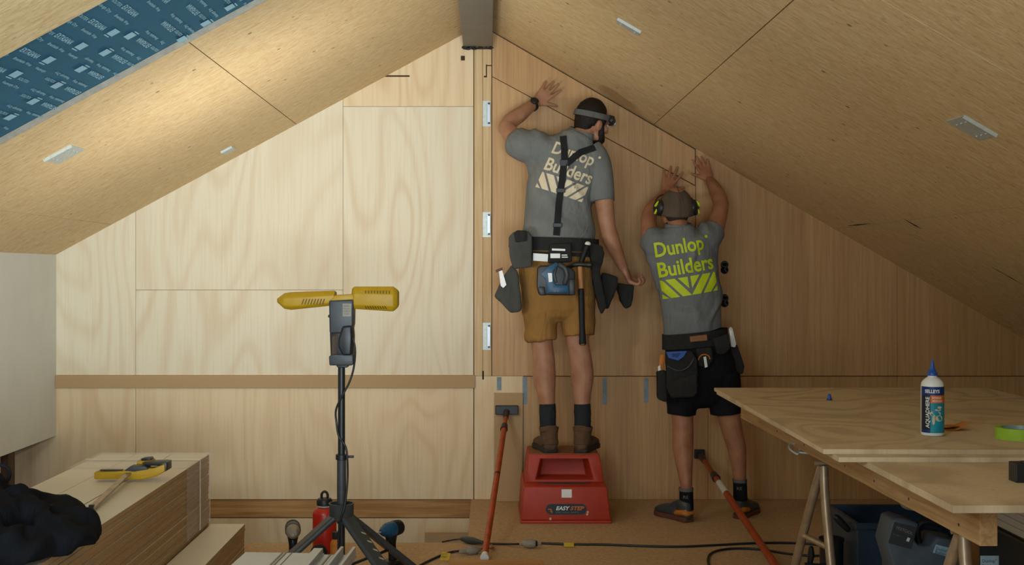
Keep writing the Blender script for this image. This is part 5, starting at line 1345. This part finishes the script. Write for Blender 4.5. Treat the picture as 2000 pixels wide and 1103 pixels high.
# hammer
t = thing('hammer', 'long-handled hammer with black grip hanging from tool belt, head up', 'hammer', A(1137, 672, -.64))
m = MB(); m.sweep([A(1133, 522, -.645), A(1134, 545, -.645), A(1135, 570, -.645)], [(.013, .009)]*3, side=X); m.build('shaft', M['wood_handle'], t, smooth=True)
m = MB(); m.sweep([A(1135, 566, -.645), A(1136, 600, -.645), A(1137, 640, -.645), A(1138, 670, -.645)], [(.016, .012), (.0165, .013), (.0155, .012), (.020, .014)], side=X); m.build('grip', M['black'], t, smooth=True)
m = MB(); m.cyl(A(1138, 671, -.645), A(1138.5, 674, -.645), .016, .012); m.build('grip_end', M['leather_tan'], t, smooth=True)
m = MB(); m.sweep([A(1110, 522, -.62), A(1122, 517, -.64), A(1133, 516, -.645), A(1146, 517, -.645)], [(.006, .012), (.011, .012), (.014, .014), (.013, .013)], n=14); m.lathe(A(1145, 517, -.645), (1, 0, 0), [(.012, 0), (.016, .008), (.016, .024), (.013, .027)], 18); m.build('head', M['dark_metal'], t, smooth=True)
t = thing('mallet', 'black rubber handle with pale round end pushed through the hammer loop', 'tool', A(1138, 515, -.63))
m = MB(); m.sweep([A(1134, 514, -.625), A(1140, 498, -.625), A(1147, 480, -.625)], [.014, .015, .015]); m.build('grip', M['black'], t, smooth=True)
m = MB(); m.ell(A(1148, 476, -.625), (.016, .016, .013)); m.build('end_cap', M['bottle_white'], t, smooth=True)

# ---- the capped man standing on the floor
p2 = thing('person', 'man with cap and ear muffs in grey t-shirt, black shorts, both hands on wall', 'person', V(A(1385, 0, -.55).x, -.55, 0))
m = MB()
m.sweep([A(1372, 740, -.52), A(1366, 700, -.52), A(1357, 655, -.51), A(1350, 600, -.50), A(1342, 550, -.49), A(1335, 505, -.48), A(1331, 475, -.48), A(1327, 452, -.48)],
        [(.165, .12), (.160, .12), (.140, .10), (.140, .10), (.150, .105), (.160, .10), (.125, .075), (.06, .055)], side=X)
m.sweep([A(1327, 465, -.48), A(1324, 440, -.47), A(1321, 425, -.455)], [.058, .055, .053], side=X)
# left arm
m.sweep([A(1287, 478, -.47), A(1273, 462, -.44), A(1267, 440, -.37), A(1268, 418, -.30)], [.054, .050, .045, .042])
m.sweep([A(1268, 418, -.30), A(1275, 407, -.26), A(1286, 393, -.19), A(1297, 380, -.12)], [.042, .042, .035, .026], sub=5)
hand(m, A(1299, 377, -.105), (.36, .30, .90), (.9, 0, -.3), (0, 1, 0), .95, curls=(.03, .02, .03, .04), spread=(.32, .10, -.10, -.30), thumb=.85, tcurl=-.05)
# right arm
m.sweep([A(1378, 470, -.47), A(1393, 455, -.44), A(1403, 425, -.36), A(1408, 400, -.29)], [.056, .052, .047, .044])
m.sweep([A(1408, 400, -.29), A(1404, 385, -.25), A(1396, 368, -.19), A(1387, 353, -.12)], [.044, .043, .037, .027], sub=5)
hand(m, A(1386, 352, -.11), (-.28, .50, .80), (-.9, 0, -.2), (0, 1, 0), .90, curls=(-.10, -.12, -.10, -.05), spread=(.16, .04, -.06, -.18), thumb=.70, tcurl=-.05)
# legs
m.sweep([A(1338, 735, -.52), A(1332, 780, -.52), A(1333, 815, -.53), A(1334, 845, -.54), A(1334, 875, -.56), A(1337, 910, -.58), A(1340, 945, -.60), A(1341, 985, -.61)],
        [(.088, .095), (.070, .075), (.058, .060), (.057, .058), (.0555, .060), (.044, .048), (.032, .037), (.024, .028)], side=X)
m.sweep([A(1408, 735, -.52), A(1417, 780, -.52), A(1424, 815, -.52), A(1431, 845, -.52), A(1439, 875, -.52), A(1443, 910, -.52), A(1445, 940, -.52), A(1446, 975, -.52)],
        [(.088, .095), (.072, .075), (.060, .060), (.056, .058), (.050, .056), (.040, .046), (.032, .037), (.024, .028)], side=X)
hc2 = A(1320, 404, -.44)
L2, M32, f2, u2, r2 = head_shape(m, hc2, (-.03, .96, .22), (0, -.2, 1), 1.0)
me = remesh('body', m, .0046, 3, .5)
link_mesh('body', me, M['skin2'], p2, True, angle=180)
face_parts(L2, M32, p2)
m = MB(); m.ell(L2(0, -.020, .006), (.0785, .088, .090), M32); m.ell(L2(0, -.050, -.035), (.062, .046, .055), M32)
me = remesh('hair', m, .006, 2); fold(me, .002, (60, 60, 60, 0)); link_mesh('hair', me, M['hair2'], p2, True, angle=180)
# cap
m = MB(); rings = []
for k in range(9):
    th = PI*.5*k/9*1.0; rr_ = math.cos(th); rings.append([m.v(L2((.0985)*rr_*math.sin(a), -.012+.108*rr_*math.cos(a), -.022+.128*math.sin(th))) for a in [2*PI*j/32 for j in range(32)]])
rings.insert(0, [m.v(L2(.0955*math.sin(a), -.012+.105*math.cos(a), -.040)) for a in [2*PI*j/32 for j in range(32)]])
top = m.v(L2(0, -.012, .107)); m.skin_rings(rings, False)
for j in range(32): m.f([rings[-1][j], rings[-1][(j+1) % 32], top])
me = m.mesh('cap'); me = bake('cap', me, [('SOLIDIFY', dict(thickness=.003)), ('SUBSURF', dict(levels=1))])
cap = link_mesh('cap', me, M['cap'], p2, True, angle=180)
m = MB(); m.sweep([L2(0, -.130+.005, -.035), L2(0, -.124, .015), L2(0, -.105, .060), L2(0, -.06, .098), L2(0, -.01, .110)], [.0022]*5, n=8); m.build('seam', M['boot'], cap, smooth=True)
m = MB(); m.ell(L2(0, -.012, .110), (.009, .009, .004), M32, n=12, k=6); m.build('button', M['cap'], cap, smooth=True)
m = MB(); R1 = [L2(.085*math.sin(a), .06+.095*math.cos(a)+.02, -.005-.02*math.cos(a)) for a in [-1.35+2.7*k/12 for k in range(13)]]; R0 = [L2(.083*math.sin(a), -.01+.095*math.cos(a), .0) for a in [-1.35+2.7*k/12 for k in range(13)]]
v0 = [m.v(p) for p in R0]; v1 = [m.v(p) for p in R1]
for k in range(12): m.f([v0[k], v0[k+1], v1[k+1], v1[k]])
me = m.mesh('brim'); me = bake('brim', me, [('SOLIDIFY', dict(thickness=.004))]); link_mesh('brim', me, M['cap'], cap, True)
# shirt
m = MB()
m.sweep([A(1354, 662, -.51), A(1353, 640, -.51), A(1350, 600, -.50), A(1344, 550, -.49), A(1336, 505, -.48), A(1331, 478, -.48), A(1328, 462, -.48), A(1326, 446, -.475)],
        [(.158, .118), (.156, .118), (.160, .120), (.170, .124), (.178, .120), (.172, .105), (.122, .090), (.080, .078)], side=X, round_caps=False, n=28)
m.sweep([A(1300, 492, -.475), A(1284, 477, -.47), A(1272, 462, -.43)], [.085, .078, .068], round_caps=False, n=24)
m.sweep([A(1362, 486, -.475), A(1380, 467, -.47), A(1395, 449, -.43)], [.085, .078, .068], round_caps=False, n=24)
m.sweep([A(1286, 490, -.475), A(1292, 530, -.48), A(1300, 560, -.49)], [.062, .056, .05]); m.sweep([A(1382, 485, -.475), A(1382, 520, -.48), A(1382, 560, -.49)], [.062, .056, .05])
me = remesh('t_shirt', m, .0065, 7); fold(me, .016, (7, 3, 6, -4), 8.3); tee2, bv2 = dress('t_shirt', me, M['tee2'], p2)
m = MB(); rings = []
for k, (px, py, a, b_) in enumerate(((1326, 457, .086, .088), (1325, 446, .076, .080), (1325, 436, .070, .074), (1325, 436, .064, .068), (1325, 446, .069, .072))):
    rings.append(m.ring(A(px, py, -.474), V(1, 0, .02), V(0, 1, .18).normalized(), a, b_, 28))
m.skin_rings(rings, False); m.build('collar', M['tee2'], tee2, smooth=True)
th = math.radians(9.5); r_, u_ = V(math.cos(th), 0, math.sin(th)), V(-math.sin(th), 0, math.cos(th))
printed(bv2, lambda m: print_flat(m, at(1298, 584.5, -.61), r_, u_, .292), .0030, 'back_print', M['lime'], tee2, None)
# shorts
m = MB()
m.sweep([A(1356, 655, -.515), A(1362, 690, -.52), A(1370, 725, -.52), A(1373, 755, -.52)], [(.155, .115), (.176, .132), (.190, .138), (.17, .12)], side=X, n=28)
m.sweep([A(1338, 735, -.52), A(1333, 775, -.52), A(1331, 809, -.525)], [(.100, .112), (.082, .095), (.076, .086)], side=X, round_caps=False, n=24)
m.sweep([A(1408, 730, -.52), A(1415, 775, -.52), A(1418, 808, -.52)], [(.104, .112), (.090, .096), (.084, .088)], side=X, round_caps=False, n=24)
me = remesh('shorts', m, .0065, 5); fold(me, .006, (4, 3, 7, 5), 2.1); dress('shorts', me, M['black_cloth'], p2)
for (sx, s0, s1, y_, hx, tx, hy, ty, lx) in ((1340, 953, 990, -.60, 1347, 1302, -.645, -.47, -1), (1445, 936, 972, -.52, 1442, 1472, -.56, -.33, 1)):
    m = MB(); m.sweep([A(sx, s0, y_), A(sx+.5, s0+15, y_), A(sx+1, s1+5, y_)], [(.037, .043), (.037, .043), (.038, .046)], side=X, round_caps=False, n=24)
    me = remesh('sock', m, .005, 2); sk = link_mesh('sock', me, M['black_cloth'], p2, True, angle=180)
    m = MB(); c0, c1 = A(sx, s0-1, y_), A(sx, s0+5, y_); m.sweep([c0, c1], [(.0385, .0445), (.0385, .0445)], side=X, round_caps=False, n=24); m.build('sock_cuff', M['grey_cloth'], sk, smooth=True)
    m = MB(); q = at(sx-6, s0+19, y_-.046); add_text(m, 'RE', V(q.x, y_-.047, q.z-.004), X, V(0, 0, 1), width=.028, height=.016, offset=.02); m.build('sock_text', M['grey_cloth'], sk)
    hl = V(at(hx, 0, hy).x, hy, .0); to = V(at(tx, 0, ty).x+lx*.01, ty, .0)
    if (to-hl).length < .27: to = hl+(to-hl).normalized()*.275
    up, so, PT, sd, d = shoe('shoe', hl, to, (M['grey_plastic'], M['shoe_sole']), p2, .026, .085, .046)
    m = MB(); m.sweep([PT(.02, .045), PT(.10, .05), PT(.28, .042)], [(.035, .018), (.042, .022), (.042, .02)], side=sd, n=16); me = remesh('heel_panel', m, .004, 1); link_mesh('heel_panel', me, M['shoe_orange'], up, True, angle=180)
    m = MB(); m.tube([PT(.045, .062)+sd*.020, PT(.015, .078), PT(.045, .062)-sd*.020], .0045); m.build('pull_tab', M['bottle_white'], up, smooth=True)
# ear muffs
t = thing('ear_muffs', 'black and lime ear muffs over the cap of the shorter man', 'ear muffs', L2(0, 0, -.03))
for e in (-1, 1):
    ax = (r2*e*.90+u2*.10-f2*.42).normalized(); c = L2(e*.086, -.026, .0)
    m = MB(); m.lathe(c, ax, [(.034, -.004), (.042, .0), (.044, .010), (.041, .022), (.030, .030), (.008, .033)], 26); cup = m.build('ear_cup', M['black_plastic'], t, smooth=True)
    m = MB(); m.lathe(c-ax*.006, ax, [(.030, -.002), (.043, .002), (.045, .007), (.041, .010)], 26); m.build('cushion', M['black'], t, smooth=True)
    for (za, zb_) in ((.030, .010), (-.004, -.030)):
        m = MB(); pa = c+u2*za+ax*.030-r2*e*.012; pb = c+u2*zb_+ax*.032+r2*e*.002; m.sweep([pa, (pa+pb)/2-f2*.004+ax*.003, pb], [(.009, .0055)]*3, side=ax, n=12); m.build('lime_panel', M['lime'], cup, smooth=True)
m = MB(); m.sweep([L2(-.106, .0, .010), L2(-.103, .04, .030), L2(-.070, .085, .050), L2(0, .105, .058), L2(.070, .085, .050), L2(.103, .04, .030), L2(.106, .0, .010)], [(.008, .003)]*7, side=f2, n=10); m.build('headband', M['black_plastic'], t, smooth=True)
# tool belt
t = thing('tool_belt', 'black leather tool belt with large pouch worn over black shorts', 'tool belt', A(1360, 680, -.52))
belt_ring(A(1357, 661, -.515), .168, .130, .040, .11, 'waist_belt', M['pouch_dark'], t, .007)
m = MB(); m.slab([(1347, 657), (1381, 653), (1382, 665), (1349, 668)], -.664, -.652); m.build('leather_patch', M['leather_tan'], t, bevel=.003)
pouch([(1302, 690), (1352, 684), (1363, 705), (1364, 760), (1355, 772), (1312, 776), (1302, 755)], -.73, -.64, 'pouch', M['pouch_dark'], t)
m = MB(); m.slab([(1301, 745), (1330, 738), (1362, 728), (1363, 768), (1354, 776), (1310, 778)], -.755, -.728, .08); m.build('outer_pocket', M['pouch_dark'], t, bevel=.009, seg=3, smooth=True)
m = MB(); m.tube([at(1303, 714, -.735), at(1325, 724, -.74), at(1345, 716, -.74), at(1355, 700, -.735)], .004); m.build('pouch_rim', M['pouch'], t, smooth=True)
pouch([(1284, 725), (1300, 722), (1304, 745), (1303, 786), (1285, 780)], -.68, -.60, 'pouch', M['pouch_dark'], t)
pouch([(1360, 680), (1390, 678), (1393, 700), (1384, 718), (1364, 716)], -.695, -.655, 'pouch', M['pouch_dark'], t, .1, .006)
pouch([(1393, 662), (1424, 650), (1428, 680), (1416, 693), (1400, 692)], -.66, -.615, 'pouch', M['pouch_dark'], t, .1, .006)
pouch([(1425, 668), (1441, 672), (1455, 715), (1452, 731), (1440, 729), (1430, 700)], -.56, -.47, 'pouch', M['pouch_dark'], t, .1, .007)
t = thing('utility_knife', 'white-bladed tool standing up in right hip pouch of the capped man', 'knife', A(1430, 675, -.575))
m = MB(); m.slab([(1424, 642), (1427, 638), (1431, 641), (1438, 672), (1436, 678), (1428, 677)], -.585, -.575); m.build('handle', M['bottle_white'], t, bevel=.0025, smooth=True)
m = MB(); m.slab([(1425, 641), (1428, 638), (1429, 643), (1427, 646)], -.587, -.5855); m.build('blade_tip', M['galv'], t)
t = thing('speed_square', 'blue plastic square in the large pouch of the capped man', 'square', A(1325, 692, -.71))
m = MB(); m.slab([(1301, 687), (1342, 685), (1336, 696), (1325, 704), (1306, 699)], -.742, -.734); m.build('plate', M['bottle_blue'], t, bevel=.001)
m = MB(); m.slab([(1312, 690), (1330, 689), (1324, 698), (1313, 697)], -.7435, -.7425); m.build('scale', M['lab_navy'], t)
t = thing('chisel', 'orange and white handled tool in left side pouch of the capped man', 'tool', A(1293, 728, -.65))
m = MB(); m.slab([(1289, 692), (1297, 690), (1299, 700), (1296, 726), (1289, 728), (1287, 712)], -.66, -.64, .1); m.build('handle', M['shoe_orange'], t, bevel=.005, smooth=True)
m = MB(); m.slab([(1285, 716), (1290, 712), (1291, 728), (1286, 729)], -.664, -.655); m.build('white_stripe', M['bottle_white'], t, bevel=.002)
t = thing('pliers', 'small pliers with silver tip hanging from belt centre of the capped man', 'pliers', A(1377, 718, -.70))
m = MB(); m.tube([at(1364, 703, -.700), at(1368, 695, -.702), at(1376, 692, -.703), at(1384, 695, -.702), at(1387, 701, -.700)], .0032); m.build('ring', M['shoe_orange'], t, smooth=True)
m = MB(); m.slab([(1374, 697), (1379, 696), (1382, 716), (1377, 718)], -.704, -.700); m.build('blade', M['bottle_white'], t)
